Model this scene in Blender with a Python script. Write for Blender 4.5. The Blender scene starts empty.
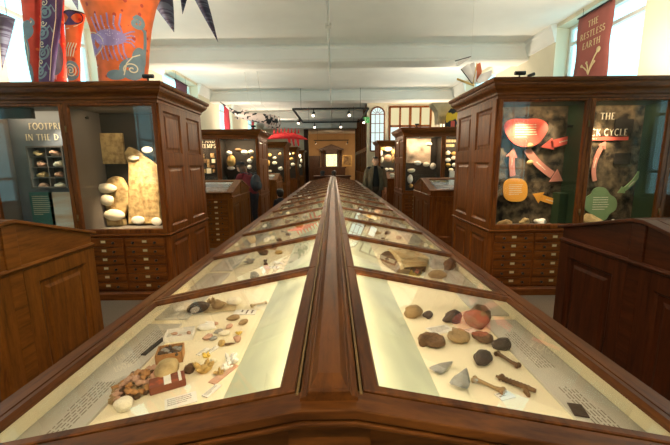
import bpy, bmesh, math, random
from mathutils import Vector, Matrix
R = random.Random(7)
PI = math.pi
sc = bpy.context.scene
COL = sc.collection
V = Vector

# ------------------------------------------------------------------ camera model (fitted to the photograph, 670 x 445)
F, PIT, YAW, ROLL = 347.05, .1675, .003, -.0112
EYE = V((.0128, 0, 1.55))
def ray(px, py):
    a, b = px-335, py-222.5
    c, s = math.cos(ROLL), math.sin(ROLL); u = a*c+b*s; v = -a*s+b*c
    x, up = u/F, -v/F
    c, s = math.cos(PIT), math.sin(PIT); y = c+up*s; z = -s+up*c
    c, s = math.cos(YAW), math.sin(YAW)
    return V((x*c+y*s, -x*s+y*c, z))
def at_y(px, py, y): d = ray(px, py); return EYE+d*(y/d.y)
def at_x(px, py, x): d = ray(px, py); return EYE+d*((x-EYE.x)/d.x)
def at_h(px, py, z): d = ray(px, py); return EYE+d*((z-EYE.z)/d.z)

# ------------------------------------------------------------------ materials
def nt(name):
    m = bpy.data.materials.new(name); m.use_nodes = True
    t = m.node_tree; t.nodes.clear()
    o = t.nodes.new('ShaderNodeOutputMaterial')
    return m, t, o
def srgb(r, g, b):
    f = lambda c: (c/255/12.92 if c <= 10.3 else ((c/255+.055)/1.055)**2.4)
    return (f(r), f(g), f(b), 1)
def mul(c, k): return (min(1, c[0]*k), min(1, c[1]*k), min(1, c[2]*k), 1)
def mat(name, col, rough=.6, metal=0, var=.12, scale=8., bump=0., emit=0., col2=None, stretch=(1, 1, 1), detail=4, lo=.35, hi=.65, spec=.4, coat=0):
    m, t, o = nt(name); N, L = t.nodes.new, t.links.new
    p = N('ShaderNodeBsdfPrincipled'); L(p.outputs[0], o.inputs[0])
    p.inputs['Roughness'].default_value = rough; p.inputs['Metallic'].default_value = metal
    p.inputs['Specular IOR Level'].default_value = spec
    if coat: p.inputs['Coat Weight'].default_value = coat; p.inputs['Coat Roughness'].default_value = .15
    tc = N('ShaderNodeTexCoord'); mp = N('ShaderNodeMapping'); mp.inputs['Scale'].default_value = stretch
    L(tc.outputs['Object'], mp.inputs[0])
    n = N('ShaderNodeTexNoise'); n.inputs['Scale'].default_value = scale; n.inputs['Detail'].default_value = detail
    L(mp.outputs[0], n.inputs['Vector'])
    r = N('ShaderNodeValToRGB'); e = r.color_ramp.elements
    e[0].position, e[1].position = lo, hi
    e[0].color = col2 or mul(col, 1-var); e[1].color = mul(col, 1+var) if not col2 else col
    L(n.outputs[0], r.inputs[0]); L(r.outputs[0], p.inputs['Base Color'])
    if bump:
        b = N('ShaderNodeBump'); b.inputs['Strength'].default_value = bump; b.inputs['Distance'].default_value = .02
        L(n.outputs[0], b.inputs['Height']); L(b.outputs[0], p.inputs['Normal'])
    if emit:
        L(r.outputs[0], p.inputs['Emission Color']); p.inputs['Emission Strength'].default_value = emit
    return m
def wood(name, col, dark, axis, rough=.38):
    """polished timber: long streaks along the axis and fine ray flecks across"""
    m, t, o = nt(name); N, L = t.nodes.new, t.links.new
    p = N('ShaderNodeBsdfPrincipled'); L(p.outputs[0], o.inputs[0])
    p.inputs['Roughness'].default_value = rough; p.inputs['Specular IOR Level'].default_value = .2
    tc = N('ShaderNodeTexCoord')
    st = {'x': (1.2, 14, 14), 'y': (14, 1.2, 14), 'z': (14, 14, 1.2)}[axis]
    st2 = {'x': (14, 60, 60), 'y': (60, 14, 60), 'z': (60, 60, 14)}[axis]
    out = []
    for s_, sc_, de in ((st, 2.2, 6), (st2, 1.6, 2)):
        mp = N('ShaderNodeMapping'); mp.inputs['Scale'].default_value = s_; L(tc.outputs['Object'], mp.inputs[0])
        n = N('ShaderNodeTexNoise'); n.inputs['Scale'].default_value = sc_; n.inputs['Detail'].default_value = de; n.inputs['Distortion'].default_value = .6
        L(mp.outputs[0], n.inputs['Vector']); out.append(n)
    a = N('ShaderNodeMath'); a.operation = 'MULTIPLY_ADD'; a.inputs[1].default_value = .35
    L(out[1].outputs[0], a.inputs[0]); L(out[0].outputs[0], a.inputs[2])
    r = N('ShaderNodeValToRGB'); e = r.color_ramp.elements
    e[0].position, e[0].color = .46, dark; e[1].position, e[1].color = .86, mul(col, 1.15)
    L(a.outputs[0], r.inputs[0]); L(r.outputs[0], p.inputs['Base Color'])
    b = N('ShaderNodeBump'); b.inputs['Strength'].default_value = .06; b.inputs['Distance'].default_value = .004
    L(a.outputs[0], b.inputs['Height']); L(b.outputs[0], p.inputs['Normal'])
    return m
def glass(name, tint=(1, 1, 1, 1), base=.025):
    m, t, o = nt(name); N, L = t.nodes.new, t.links.new
    tr = N('ShaderNodeBsdfTransparent'); tr.inputs[0].default_value = tint
    gl = N('ShaderNodeBsdfGlossy'); gl.inputs['Roughness'].default_value = .0
    lw = N('ShaderNodeLayerWeight'); lw.inputs[0].default_value = .5
    pw = N('ShaderNodeMath'); pw.operation = 'POWER'; pw.inputs[1].default_value = 5.5
    ma = N('ShaderNodeMath'); ma.operation = 'MULTIPLY_ADD'; ma.inputs[1].default_value = 1-base; ma.inputs[2].default_value = base
    L(lw.outputs['Facing'], pw.inputs[0]); L(pw.outputs[0], ma.inputs[0])
    mx = N('ShaderNodeMixShader'); L(ma.outputs[0], mx.inputs[0]); L(tr.outputs[0], mx.inputs[1]); L(gl.outputs[0], mx.inputs[2]); L(mx.outputs[0], o.inputs[0])
    return m
def glow(name, col, k):
    m, t, o = nt(name); e = t.nodes.new('ShaderNodeEmission'); e.inputs[0].default_value = col; e.inputs[1].default_value = k
    t.links.new(e.outputs[0], o.inputs[0]); return m
def dots(name, col, dot, scale, size=.22):
    m, t, o = nt(name); N, L = t.nodes.new, t.links.new
    p = N('ShaderNodeBsdfPrincipled'); p.inputs['Roughness'].default_value = .6; L(p.outputs[0], o.inputs[0])
    tc = N('ShaderNodeTexCoord')
    v = N('ShaderNodeTexVoronoi'); v.inputs['Scale'].default_value = scale; v.inputs['Randomness'].default_value = .5
    L(tc.outputs['Object'], v.inputs['Vector'])
    n = N('ShaderNodeTexNoise'); n.inputs['Scale'].default_value = 5; L(tc.outputs['Object'], n.inputs['Vector'])
    r1 = N('ShaderNodeValToRGB'); r1.color_ramp.elements[0].position = .35; r1.color_ramp.elements[0].color = mul(col, .8); r1.color_ramp.elements[1].position = .65; r1.color_ramp.elements[1].color = mul(col, 1.2)
    L(n.outputs[0], r1.inputs[0])
    r2 = N('ShaderNodeValToRGB'); r2.color_ramp.elements[0].position = size; r2.color_ramp.elements[0].color = (1, 1, 1, 1); r2.color_ramp.elements[1].position = size+.04; r2.color_ramp.elements[1].color = (0, 0, 0, 1)
    L(v.outputs['Distance'], r2.inputs[0])
    mx = N('ShaderNodeMix'); mx.data_type = 'RGBA'; L(r2.outputs[0], mx.inputs[0]); L(r1.outputs[0], mx.inputs[6]); mx.inputs[7].default_value = dot
    L(mx.outputs[2], p.inputs['Base Color'])
    return m

CW, CD = (.20, .060, .0105, 1), (.085, .022, .0045, 1)           # tall cases
TW, TD = (.122, .040, .0075, 1), (.044, .013, .003, 1)           # quarter-sawn oak of the long desk case
DW, DD = (.205, .070, .0095, 1), (.105, .032, .005, 1)            # paler desks on the left
RW, RD = (.065, .016, .0045, 1), (.028, .007, .002, 1)           # near right desk, its shade put in as darker red; also far tables
M = {}
for ax in 'xyz':
    M['case_'+ax] = wood('case_wood_'+ax, CW, CD, ax)
    M['oak_'+ax] = wood('oak_'+ax, TW, TD, ax, .42)
    M['pale_'+ax] = wood('pale_wood_'+ax, DW, DD, ax, .45)
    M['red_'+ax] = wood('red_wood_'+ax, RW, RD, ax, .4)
M['glass'] = glass('cabinet_glass')
M['winglass'] = glass('window_glass', (.97, 1, 1, 1))
M['wall'] = mat('cream_paint', (.72, .66, .50, 1), .8, var=.03, scale=2)
M['plaster'] = mat('white_plaster', (.80, .79, .74, 1), .85, var=.02, scale=2)
M['beam'] = mat('beam_plaster', (.80, .80, .76, 1), .8, var=.02, scale=2)
M['brown_wall'] = mat('brown_wall_paint', (.33, .20, .09, 1), .8, var=.06, scale=2)
M['floor'] = mat('speckled_carpet', (.23, .17, .12, 1), .95, col2=(.10, .075, .055, 1), scale=160, bump=.2, lo=.3, hi=.7)
M['white_wood'] = mat('white_painted_wood', (.78, .78, .75, 1), .5, var=.02)
M['dark'] = mat('black_metal', (.012, .011, .01, 1), .5, var=.1)
M['grey_metal'] = mat('grey_metal', (.35, .35, .34, 1), .4, .6)
M['conduit'] = mat('white_conduit', (.66, .65, .6, 1), .6, var=.03)
M['brass'] = mat('aged_brass', (.22, .13, .045, 1), .5, .5)
M['knob'] = mat('dark_knob', (.02, .012, .008, 1), .35)
M['card'] = mat('cream_card', (.62, .50, .28, 1), .8, var=.05)
M['white'] = mat('white_card', (.82, .80, .72, 1), .8, var=.03)
M['linen'] = mat('cream_lining', (.84, .76, .53, 1), .85, var=.04, scale=3)
M['green_linen'] = mat('greenish_lining', (.70, .73, .50, 1), .7, var=.10, scale=3.5, stretch=(2, 1, 2), detail=2)
M['grey_board'] = mat('grey_label_board', (.56, .54, .46, 1), .75, var=.03, scale=4)
M['ink'] = mat('printed_ink', (.26, .23, .19, 1), .8)
M['pale_ink'] = mat('pale_lettering', (.85, .80, .62, 1), .7, var=.02)
M['slate'] = mat('slate_blue_panel', (.17, .20, .24, 1), .7, var=.08, scale=3)
M['dark_grey'] = mat('dark_grey_panel', (.022, .020, .018, 1), .75, var=.1, scale=3)
M['mid_grey'] = mat('grey_panel', (.15, .135, .12, 1), .8, var=.05)
M['black_panel'] = mat('black_velvet', (.02, .017, .015, 1), .85)
M['rockface'] = mat('dark_rock_face', (.20, .15, .085, 1), .9, col2=(.012, .01, .008, 1), scale=9, detail=9, bump=.8, lo=.38, hi=.68)
M['teal'] = mat('teal_panel', (.07, .22, .20, 1), .7, var=.05)
M['desert'] = mat('desert_print', (.75, .48, .26, 1), .7, col2=(.85, .80, .70, 1), scale=2.2, stretch=(1, 1, 5))
M['coral_red'] = mat('coral_red_panel', (.78, .13, .09, 1), .6, var=.04)
M['pink_arrow'] = mat('dusty_pink_arrow', (.62, .25, .19, 1), .6, var=.05)
M['amber'] = mat('amber_panel', (.90, .42, .06, 1), .6, var=.05)
M['sage'] = mat('sage_green_panel', (.22, .34, .16, 1), .6, var=.05)
M['bottle'] = mat('bottle_green', (.02, .045, .02, 1), .6)
M['lime'] = mat('yellow_green_panel', (.55, .55, .10, 1), .6, var=.05)
M['stone'] = mat('buff_stone', (.56, .42, .20, 1), .85, col2=(.24, .16, .07, 1), scale=16, bump=.5, lo=.3, hi=.6)
M['pale_stone'] = mat('pale_plaster_stone', (.86, .80, .62, 1), .8, var=.08, scale=9, bump=.2)
M['gold_stone'] = mat('golden_stone', (.68, .47, .16, 1), .8, col2=(.36, .22, .07, 1), scale=12, bump=.4)
M['white_stone'] = mat('white_mineral', (.90, .88, .80, 1), .5, var=.05, scale=9)
M['yellow_stone'] = mat('yellow_mineral', (.80, .58, .12, 1), .5, var=.15, scale=12)
M['brown_stone'] = mat('brown_fossil', (.20, .11, .045, 1), .55, col2=(.07, .035, .014, 1), scale=18, bump=.5)
M['dark_stone'] = mat('dark_fossil', (.06, .042, .03, 1), .45, var=.35, scale=18, bump=.4)
M['tan_stone'] = mat('tan_fossil', (.50, .35, .16, 1), .65, col2=(.20, .12, .05, 1), scale=18, bump=.5)
M['grey_stone'] = mat('grey_fossil', (.32, .31, .27, 1), .5, var=.2, scale=18, bump=.3)
M['pink_stone'] = mat('pinkish_fossil', (.55, .33, .22, 1), .7, var=.2, scale=18, bump=.3)
M['cardboard'] = mat('brown_cardboard', (.46, .23, .08, 1), .8, var=.06)
M['red_print'] = mat('orange_red_print', (.70, .14, .045, 1), .6, col2=(.20, .06, .03, 1), scale=12, lo=.45, hi=.55)
M['skin'] = mat('skin', (.64, .36, .24, 1), .55, var=.04)
M['hair_dark'] = mat('dark_hair', (.022, .014, .01, 1), .5, var=.3, scale=30)
M['hair_brown'] = mat('brown_hair', (.10, .045, .018, 1), .5, var=.3, scale=30)
M['jacket'] = mat('olive_grey_jacket', (.135, .105, .065, 1), .85, var=.12, scale=12)
M['black_cloth'] = mat('black_cloth', (.012, .012, .013, 1), .85)
M['trousers'] = mat('brown_trousers', (.07, .045, .03, 1), .85)
M['maroon'] = mat('maroon_top', (.16, .018, .025, 1), .85, var=.15)
M['jeans'] = mat('dark_jeans', (.02, .022, .03, 1), .85)
M['pack'] = mat('charcoal_backpack', (.03, .035, .045, 1), .7, var=.2)
M['banner_red'] = mat('dusty_red_banner', (.29, .085, .07, 1), .85, var=.04)
M['banner_crimson'] = mat('crimson_banner', (.42, .03, .05, 1), .85, var=.05)
M['banner_purple'] = mat('purple_banner', (.085, .03, .055, 1), .85, var=.05)
M['orange_silk'] = dots('orange_silk', (.80, .15, .03, 1), (.50, .05, .03, 1), 9, .16)
M['red_silk'] = dots('red_silk', (.62, .06, .03, 1), (.80, .22, .05, 1), 11, .16)
M['purple_silk'] = mat('purple_silk', (.075, .04, .13, 1), .6, var=.2, scale=6)
M['blue_paint'] = mat('slate_blue_paint', (.18, .26, .32, 1), .6, var=.15)
M['lilac_paint'] = dots('lilac_paint', (.34, .25, .52, 1), (.62, .54, .74, 1), 40, .2)
M['cream_paint'] = mat('cream_outline_paint', (.75, .68, .50, 1), .6, var=.03)
M['pink_paint'] = mat('pink_paint', (.72, .40, .36, 1), .6, var=.08)
M['spike'] = mat('striped_blue_cloth', (.13, .145, .21, 1), .7, col2=(.05, .045, .085, 1), scale=9, stretch=(.3, .3, 4), detail=1, lo=.45, hi=.55)
M['piebald'] = mat('piebald_paper', (.76, .62, .58, 1), .7, col2=(.02, .018, .02, 1), scale=7.5, detail=1, lo=.43, hi=.47)
M['red_paper'] = mat('scarlet_paper', (.85, .045, .05, 1), .6, var=.15, scale=6)
M['paper'] = mat('white_paper', (.72, .70, .68, 1), .7, col2=(.40, .38, .38, 1), scale=4, detail=1)
M['rust'] = mat('rust_paper', (.48, .13, .06, 1), .7)
M['tan_stick'] = mat('tan_stick', (.60, .40, .14, 1), .7)
M['painted_board'] = mat('yellow_black_painting', (.85, .55, .03, 1), .6, col2=(.015, .015, .02, 1), scale=5, detail=2, lo=.47, hi=.52)
M['crest'] = mat('putty_plaster', (.50, .42, .27, 1), .8, var=.1)
M['spot_on'] = glow('spotlight_lens', (1, .86, .6, 1), 9)
M['lampglow'] = glow('case_spot_lens', (1, .78, .42, 1), 5)
M['exit_green'] = mat('green_sign', (.08, .42, .12, 1), .5, emit=.35, var=.02)
M['cream_pane'] = glow('lit_cream_pane', (1, .86, .47, 1), .85)
M['sky_pane'] = glow('lit_sky_pane', (.82, 1, .93, 1), 1.05)
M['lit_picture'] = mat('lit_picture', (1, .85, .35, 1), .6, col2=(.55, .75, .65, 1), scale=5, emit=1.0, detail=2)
M['old_painting'] = mat('old_painting', (.40, .25, .10, 1), .6, col2=(.15, .08, .03, 1), scale=4)
M['gilt'] = mat('gilt_frame', (.48, .30, .10, 1), .4, .5)
M['cloudy'] = mat('grey_cloud_print', (.70, .56, .44, 1), .7, col2=(.10, .085, .07, 1), scale=2.6, detail=3, lo=.38, hi=.62)
M['far_wood'] = wood('far_dark_wood', (.07, .03, .013, 1), (.03, .012, .006, 1), 'z')
M['ribs'] = mat('ribbed_fossil', (.80, .64, .36, 1), .7, col2=(.60, .42, .2, 1), scale=20)

# ------------------------------------------------------------------ mesh builder
class MB:
    def __init__(s): s.v, s.f, s.m, s.sm = [], [], [], []
    def add(s, vs, fs, mi=0, smooth=False):
        b = len(s.v); s.v += [tuple(p) for p in vs]
        for f in fs: s.f.append([b+i for i in f]); s.m.append(mi); s.sm.append(smooth)
    def box(s, x0, x1, y0, y1, z0, z1, mi=0):
        x0, x1 = sorted((x0, x1)); y0, y1 = sorted((y0, y1)); z0, z1 = sorted((z0, z1))
        s.add([(x, y, z) for z in (z0, z1) for y in (y0, y1) for x in (x0, x1)],
              [(0, 2, 3, 1), (4, 5, 7, 6), (0, 1, 5, 4), (2, 6, 7, 3), (0, 4, 6, 2), (1, 3, 7, 5)], mi)
    def obox(s, c, u, v, n, a, b, h, mi=0):
        """box centred at c in the frame u, v, n with full sizes a, b, h"""
        c, u, v, n = V(c), V(u)*a/2, V(v)*b/2, V(n)*h/2
        s.add([c+i*u+j*v+k*n for k in (-1, 1) for j in (-1, 1) for i in (-1, 1)],
              [(0, 2, 3, 1), (4, 5, 7, 6), (0, 1, 5, 4), (2, 6, 7, 3), (0, 4, 6, 2), (1, 3, 7, 5)], mi)
    def prism(s, poly, ext, mi=0, smooth=False):
        n = len(poly); e = V(ext); P = [V(p) for p in poly]
        s.add(P+[p+e for p in P], [list(range(n))[::-1], list(range(n, 2*n))], mi)
        b = len(s.v)-2*n
        for i in range(n):
            j = (i+1) % n; s.f.append([b+i, b+j, b+n+j, b+n+i]); s.m.append(mi); s.sm.append(smooth)
    def rings(s, rings, mi=0, caps=True, smooth=True, closed=True):
        n = len(rings[0]); b = len(s.v)
        for r in rings: s.v += [tuple(p) for p in r]
        for k in range(len(rings)-1):
            for i in range(n if closed else n-1):
                j = (i+1) % n
                s.f.append([b+k*n+i, b+k*n+j, b+(k+1)*n+j, b+(k+1)*n+i]); s.m.append(mi); s.sm.append(smooth)
        if caps:
            s.f.append([b+i for i in range(n)][::-1]); s.m.append(mi); s.sm.append(False)
            q = b+(len(rings)-1)*n; s.f.append([q+i for i in range(n)]); s.m.append(mi); s.sm.append(False)
    def tube(s, path, rad, n=8, mi=0, caps=True, flat=1.):
        P = [V(p) for p in path]; rr = rad if isinstance(rad, (list, tuple)) else [rad]*len(P)
        out = []; ref = None
        for i, p in enumerate(P):
            t = (P[min(i+1, len(P)-1)]-P[max(i-1, 0)]).normalized()
            if ref is None: ref = V((0, 0, 1)) if abs(t.z) < .9 else V((1, 0, 0))
            a = (ref-t*ref.dot(t)).normalized(); ref = a; b = t.cross(a)
            out.append([p+rr[i]*(a*math.cos(q)*flat+b*math.sin(q)) for q in (2*PI*k/n for k in range(n))])
        s.rings(out, mi, caps)
    def lathe(s, c, prof, n=16, mi=0, axis='z', caps=True):
        c = V(c); out = []
        for r, h in prof:
            ring = []
            for k in range(n):
                q = 2*PI*k/n; x, y = r*math.cos(q), r*math.sin(q)
                ring.append(c+V({'z': (x, y, h), 'y': (x, h, y), 'x': (h, x, y)}[axis]))
            out.append(ring)
        s.rings(out, mi, caps)
    def ball(s, c, r, mi=0, nu=12, nv=8, lump=0., seed=0, flat_bottom=None, rot=None):
        c = V(c); r = V((r, r, r)) if not hasattr(r, '__len__') else V(r)
        q = random.Random(seed); ph = [(V((q.uniform(-1, 1), q.uniform(-1, 1), q.uniform(-1, 1)))*q.uniform(1.5, 4.5), q.uniform(0, 6)) for _ in range(5)]
        out = []
        for i in range(nv+1):
            th = PI*min(max(i/nv, .02), .98); ring = []
            for k in range(nu):
                a = 2*PI*k/nu; d = V((math.sin(th)*math.cos(a), math.sin(th)*math.sin(a), -math.cos(th)))
                f = 1+lump*(sum(math.sin(d.dot(w)+p) for w, p in ph)/2.2+.35*sum(math.sin(d.dot(w.yzx)*2.7+p) for w, p in ph)/2.2)
                p = V((d.x*r.x, d.y*r.y, d.z*r.z))*f
                if flat_bottom is not None: p.z = max(p.z, -flat_bottom)
                if rot: p.rotate(rot)
                ring.append(c+p)
            out.append(ring)
        s.rings(out, mi)
    def frame(s, o, u, v, n, w, h, rings, mi=0, fill=False):
        """mitred frame on the rectangle o + [0,w]u + [0,h]v; rings of (inset, height) or (left, right, bottom, top, height)"""
        o, u, v, n = V(o), V(u), V(v), V(n); out = []
        for r in rings:
            if len(r) == 2: r = (r[0], r[0], r[0], r[0], r[1])
            l, rr, b, t, k = r
            out.append([o+u*l+v*b+n*k, o+u*(w-rr)+v*b+n*k, o+u*(w-rr)+v*(h-t)+n*k, o+u*l+v*(h-t)+n*k])
        s.rings(out, mi, caps=False, smooth=False)
        if fill:
            b = len(s.v); s.f.append([b-4, b-3, b-2, b-1]); s.m.append(mi); s.sm.append(False)
    def skirt(s, x0, x1, y0, y1, prof, mi=0):
        """moulding swept round a rectangle; prof of (overhang, z); both ends capped"""
        s.rings([[(x0-o, y0-o, z), (x1+o, y0-o, z), (x1+o, y1+o, z), (x0-o, y1+o, z)] for o, z in prof], mi, True, False)
    def obj(s, name, mats, parent=None, bevel=0., loc=None):
        me = bpy.data.meshes.new(name)
        base = V(loc) if loc is not None else V((0, 0, 0))
        me.from_pydata([V(p)-base for p in s.v], [], s.f); mats = mats if isinstance(mats, (list, tuple)) else [mats]
        for m in mats: me.materials.append(M[m] if isinstance(m, str) else m)
        for p, mi, sm in zip(me.polygons, s.m, s.sm): p.material_index = mi; p.use_smooth = sm
        bm = bmesh.new(); bm.from_mesh(me); bmesh.ops.recalc_face_normals(bm, faces=bm.faces); bm.to_mesh(me); bm.free()
        o = bpy.data.objects.new(name, me); COL.objects.link(o)
        if parent is not None:
            o.parent = parent; o.matrix_parent_inverse = wm(parent).inverted()
        o.location = base
        if bevel:
            b = o.modifiers.new('edge', 'BEVEL'); b.width = bevel; b.segments = 2; b.limit_method = 'ANGLE'; b.angle_limit = .7
        return o
def wm(o):
    """world matrix of an object placed by location and z rotation only (parents in turn)"""
    m = Matrix.LocRotScale(o.location, o.rotation_euler.to_quaternion(), o.scale)
    return (wm(o.parent) @ o.matrix_parent_inverse @ m) if o.parent else m
def tag(o, label=None, cat=None, group=None, kind=None):
    if label: o['label'] = label
    if cat: o['category'] = cat
    if group: o['group'] = group
    if kind: o['kind'] = kind
    return o
def thing(name, loc, label, cat, group=None):
    o = bpy.data.objects.new(name, None); o.empty_display_size = .1; COL.objects.link(o); o.location = loc
    return tag(o, label, cat, group)
def struct(mb, name, m, bevel=0., parent=None):
    o = mb.obj(name, m, parent, bevel); o['kind'] = 'structure'; return o
def one(mb, name, m, label, cat, group=None, bevel=0., loc=None):
    return tag(mb.obj(name, m, None, bevel, loc), label, cat, group)
def copy_tree(o, parent=None):
    c = o.copy(); COL.objects.link(c); c.parent = parent
    for ch in list(o.children):
        if ch is not c: copy_tree(ch, c)
    return c
ORD = 'first second third fourth fifth sixth seventh eighth ninth tenth eleventh twelfth thirteenth fourteenth fifteenth sixteenth'.split()

# ------------------------------------------------------------------ serif lettering
GL = {  # strokes: (x0,y0,x1,y1,thickness) and arcs (cx,cy,rx,ry,a0,a1,thickness) ; width
 'A': (.78, [(.06, 0, .38, 1, .06), (.40, 1, .70, 0, .14), (.18, .36, .58, .36, .06)], []),
 'C': (.74, [], [(.42, .5, .34, .5, 50, 310, .11)]),
 'D': (.80, [(.16, 0, .16, 1, .14)], [(.16, .5, .55, .47, -90, 90, .10)]),
 'E': (.62, [(.16, 0, .16, 1, .14), (.12, .97, .54, .97, .06), (.12, .03, .57, .03, .06), (.16, .52, .44, .52, .06)], []),
 'F': (.58, [(.16, 0, .16, 1, .14), (.12, .97, .54, .97, .06), (.16, .52, .44, .52, .06)], []),
 'H': (.84, [(.16, 0, .16, 1, .14), (.68, 0, .68, 1, .14), (.16, .52, .68, .52, .06)], []),
 'I': (.34, [(.17, 0, .17, 1, .14)], []),
 'K': (.76, [(.16, 0, .16, 1, .14), (.20, .46, .62, 1, .06), (.28, .54, .68, 0, .14)], []),
 'L': (.60, [(.16, 0, .16, 1, .14), (.12, .03, .55, .03, .06)], []),
 'M': (.96, [(.14, 0, .14, 1, .07), (.16, 1, .46, .05, .14), (.46, .05, .78, 1, .06), (.80, 0, .80, 1, .14)], []),
 'N': (.86, [(.14, 0, .14, 1, .07), (.14, 1, .70, 0, .14), (.70, 0, .70, 1, .07)], []),
 'O': (.86, [], [(.43, .5, .36, .5, 0, 360, .11)]),
 'P': (.64, [(.16, 0, .16, 1, .14)], [(.16, .73, .38, .25, -90, 90, .09)]),
 'R': (.74, [(.16, 0, .16, 1, .14), (.34, .48, .66, 0, .13)], [(.16, .73, .38, .25, -90, 90, .09)]),
 'S': (.56, [], [(.28, .74, .19, .24, 20, 270, .10), (.28, .26, .21, .25, -160, 90, .11)]),
 'T': (.70, [(.35, 0, .35, 1, .14), (.04, .97, .66, .97, .06), (.05, .84, .05, .98, .05), (.65, .84, .65, .98, .05)], []),
 'X': (.76, [(.10, 1, .64, 0, .14), (.12, 0, .62, 1, .06)], []),
 'Y': (.74, [(.36, 0, .36, .46, .14), (.08, 1, .36, .44, .13), (.64, 1, .36, .44, .06)], []),
 ' ': (.36, [], [])}
def text_width(t): return sum(GL[c][0]+.08 for c in t)
def lettering(mb, text, o, u, v, n, h, mi=0, depth=.003):
    """serif capitals of height h, starting at o, along u"""
    o, u, v, n = V(o), V(u), V(v), V(n); x = 0
    def seg(x0, y0, x1, y1, t):
        a, b = V((x0, y0)), V((x1, y1)); d = b-a; ln = d.length or 1e-6; d /= ln; pz = V((-d.y, d.x))*t/2
        P = [o+(u*q.x+v*q.y)*h for q in (a-pz, b-pz, b+pz, a+pz)]
        mb.prism(P, n*depth, mi)
    for ch in text:
        w, ls, ar = GL[ch]
        for x0, y0, x1, y1, t in ls:
            seg(x+x0, y0, x+x1, y1, t)
            for xe, ye in ((x0, y0), (x1, y1)):
                if abs(x1-x0) < .5*abs(y1-y0) and ye in (0, 1) and not (ch in 'EF' and ye == 1): seg(x+xe-t/2-.07, ye-(.025 if ye else -.025), x+xe+t/2+.07, ye-(.025 if ye else -.025), .05)
        for cx, cy, rx, ry, a0, a1, t in ar:
            k = 14
            for i in range(k):
                A, B = (math.radians(a0+(a1-a0)*j/k) for j in (i, i+1.08))
                seg(x+cx+rx*math.cos(A), cy+ry*math.sin(A), x+cx+rx*math.cos(B), cy+ry*math.sin(B), t)
        x += w+.08
def print_lines(mb, o, u, v, n, w, rows, pitch, hgt, mi=0, seed=0, depth=.0015):
    """rows of small print, as word-length bars"""
    q = random.Random(seed); o, u, v, n = V(o), V(u), V(v), V(n)
    for r in range(rows):
        x = 0; end = w*(1 if r < rows-1 else q.uniform(.4, .8))*q.uniform(.88, 1)
        while x < end:
            l = q.uniform(.03, .11)*w; l = min(l, end-x)
            if l <= .005*w: break
            mb.obox(o+u*(x+l/2)-v*(r*pitch)+n*depth/2, u, v, n, l, hgt, depth, mi); x += l+.025*w
XA, YA, ZA = V((1, 0, 0)), V((0, 1, 0)), V((0, 0, 1))

# ================================================================== SETTING
XW, HC = 4.6, 4.3
Y0, Y1 = -4.0, 33.0
mb = MB(); mb.box(-5.2, 5.2, Y0-.3, Y1+.3, -.2, 0); struct(mb, 'floor', 'floor')
mb = MB(); mb.box(-5.2, 5.2, Y0-.3, Y1+.3, HC, HC+.2); struct(mb, 'ceiling', 'plaster')
WIN = {-1: [(-2.6, -.6), (2.35, 3.72), (5.25, 7.42), (10.0, 12.5), (14.75, 16.5), (19.5, 21.6)],
       1: [(-2.6, -.6), (2.35, 3.72), (5.5, 7.6), (10.3, 12.5)]}
ZS, ZT = 1.0, 4.22
wn = 0
for s, nm in ((-1, 'wall_left'), (1, 'wall_right')):
    mb = MB(); y = Y0
    for a, b in WIN[s]+[(Y1, Y1)]:
        mb.box(s*XW, s*(XW+.36), y, a, 0, HC)
        if b > a:
            mb.box(s*XW, s*(XW+.36), a, b, 0, ZS); mb.box(s*XW, s*(XW+.36), a, b, ZT, HC)
        y = b
    struct(mb, nm, 'wall')
    for a, b in WIN[s]:
        wn += 1
        w = bpy.data.objects.new('window_%d' % wn, None); COL.objects.link(w); w.location = (s*(XW+.3), (a+b)/2, ZS); w['kind'] = 'structure'
        xg = s*(XW+.30); f = MB()
        f.frame((xg-.03, a, ZS), YA, ZA, XA, b-a, ZT-ZS, [(0, 0), (0, .06), (.05, .06), (.05, 0), (0, 0)])
        f.box(xg-.025, xg+.025, a, b, 3.86, 3.92)
        if b < 4: f.box(xg-.02, xg+.02, a, b, 2.2, 2.24); f.box(xg-.02, xg+.02, a, b, 1.36, 1.40)
        for k in ((1, 2) if b < 4 else ()): f.box(xg-.015, xg+.015, a+(b-a)*k/3-.014, a+(b-a)*k/3+.014, ZS, 3.86)
        f.box(s*(XW-.05), s*(XW+.3), a-.03, b+.03, ZS-.04, ZS)
        struct(f, 'window_frame', 'white_wood', parent=w)
        g = MB(); g.box(xg-.003, xg+.003, a+.05, b-.05, ZS+.05, ZT-.05); struct(g, 'window_pane', 'winglass', parent=w)
mb = MB(); mb.box(-5.0, 5.0, Y0-.3, Y0, 0, HC); struct(mb, 'wall_back', 'wall')
mb = MB(); mb.box(-5.0, 5.0, Y1, Y1+.3, 0, HC); struct(mb, 'wall_far', 'brown_wall')
# cross wall on the left where the hall narrows into the far room
mb = MB(); mb.box(-XW, -1.98, 24.5, 24.8, 0, HC); struct(mb, 'wall_left_cross', 'wall')
mb = MB(); mb.box(1.75, XW, 24.5, 24.8, 0, HC); struct(mb, 'wall_right_far_cross', 'brown_wall')
mb = MB(); mb.box(-1.98, -1.70, 24.42, 24.86, 0, HC); mb.box(1.55, 1.75, 24.42, 24.86, 0, HC); struct(mb, 'trim_1', 'far_wood')
# brown side walls of the far room
mb = MB(); mb.box(-2.9, -2.75, 24.8, Y1, 0, HC); struct(mb, 'wall_far_room_left', 'brown_wall')
mb = MB(); mb.box(2.75, 2.9, 24.5, Y1, 0, HC); struct(mb, 'wall_far_room_right', 'brown_wall')
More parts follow.
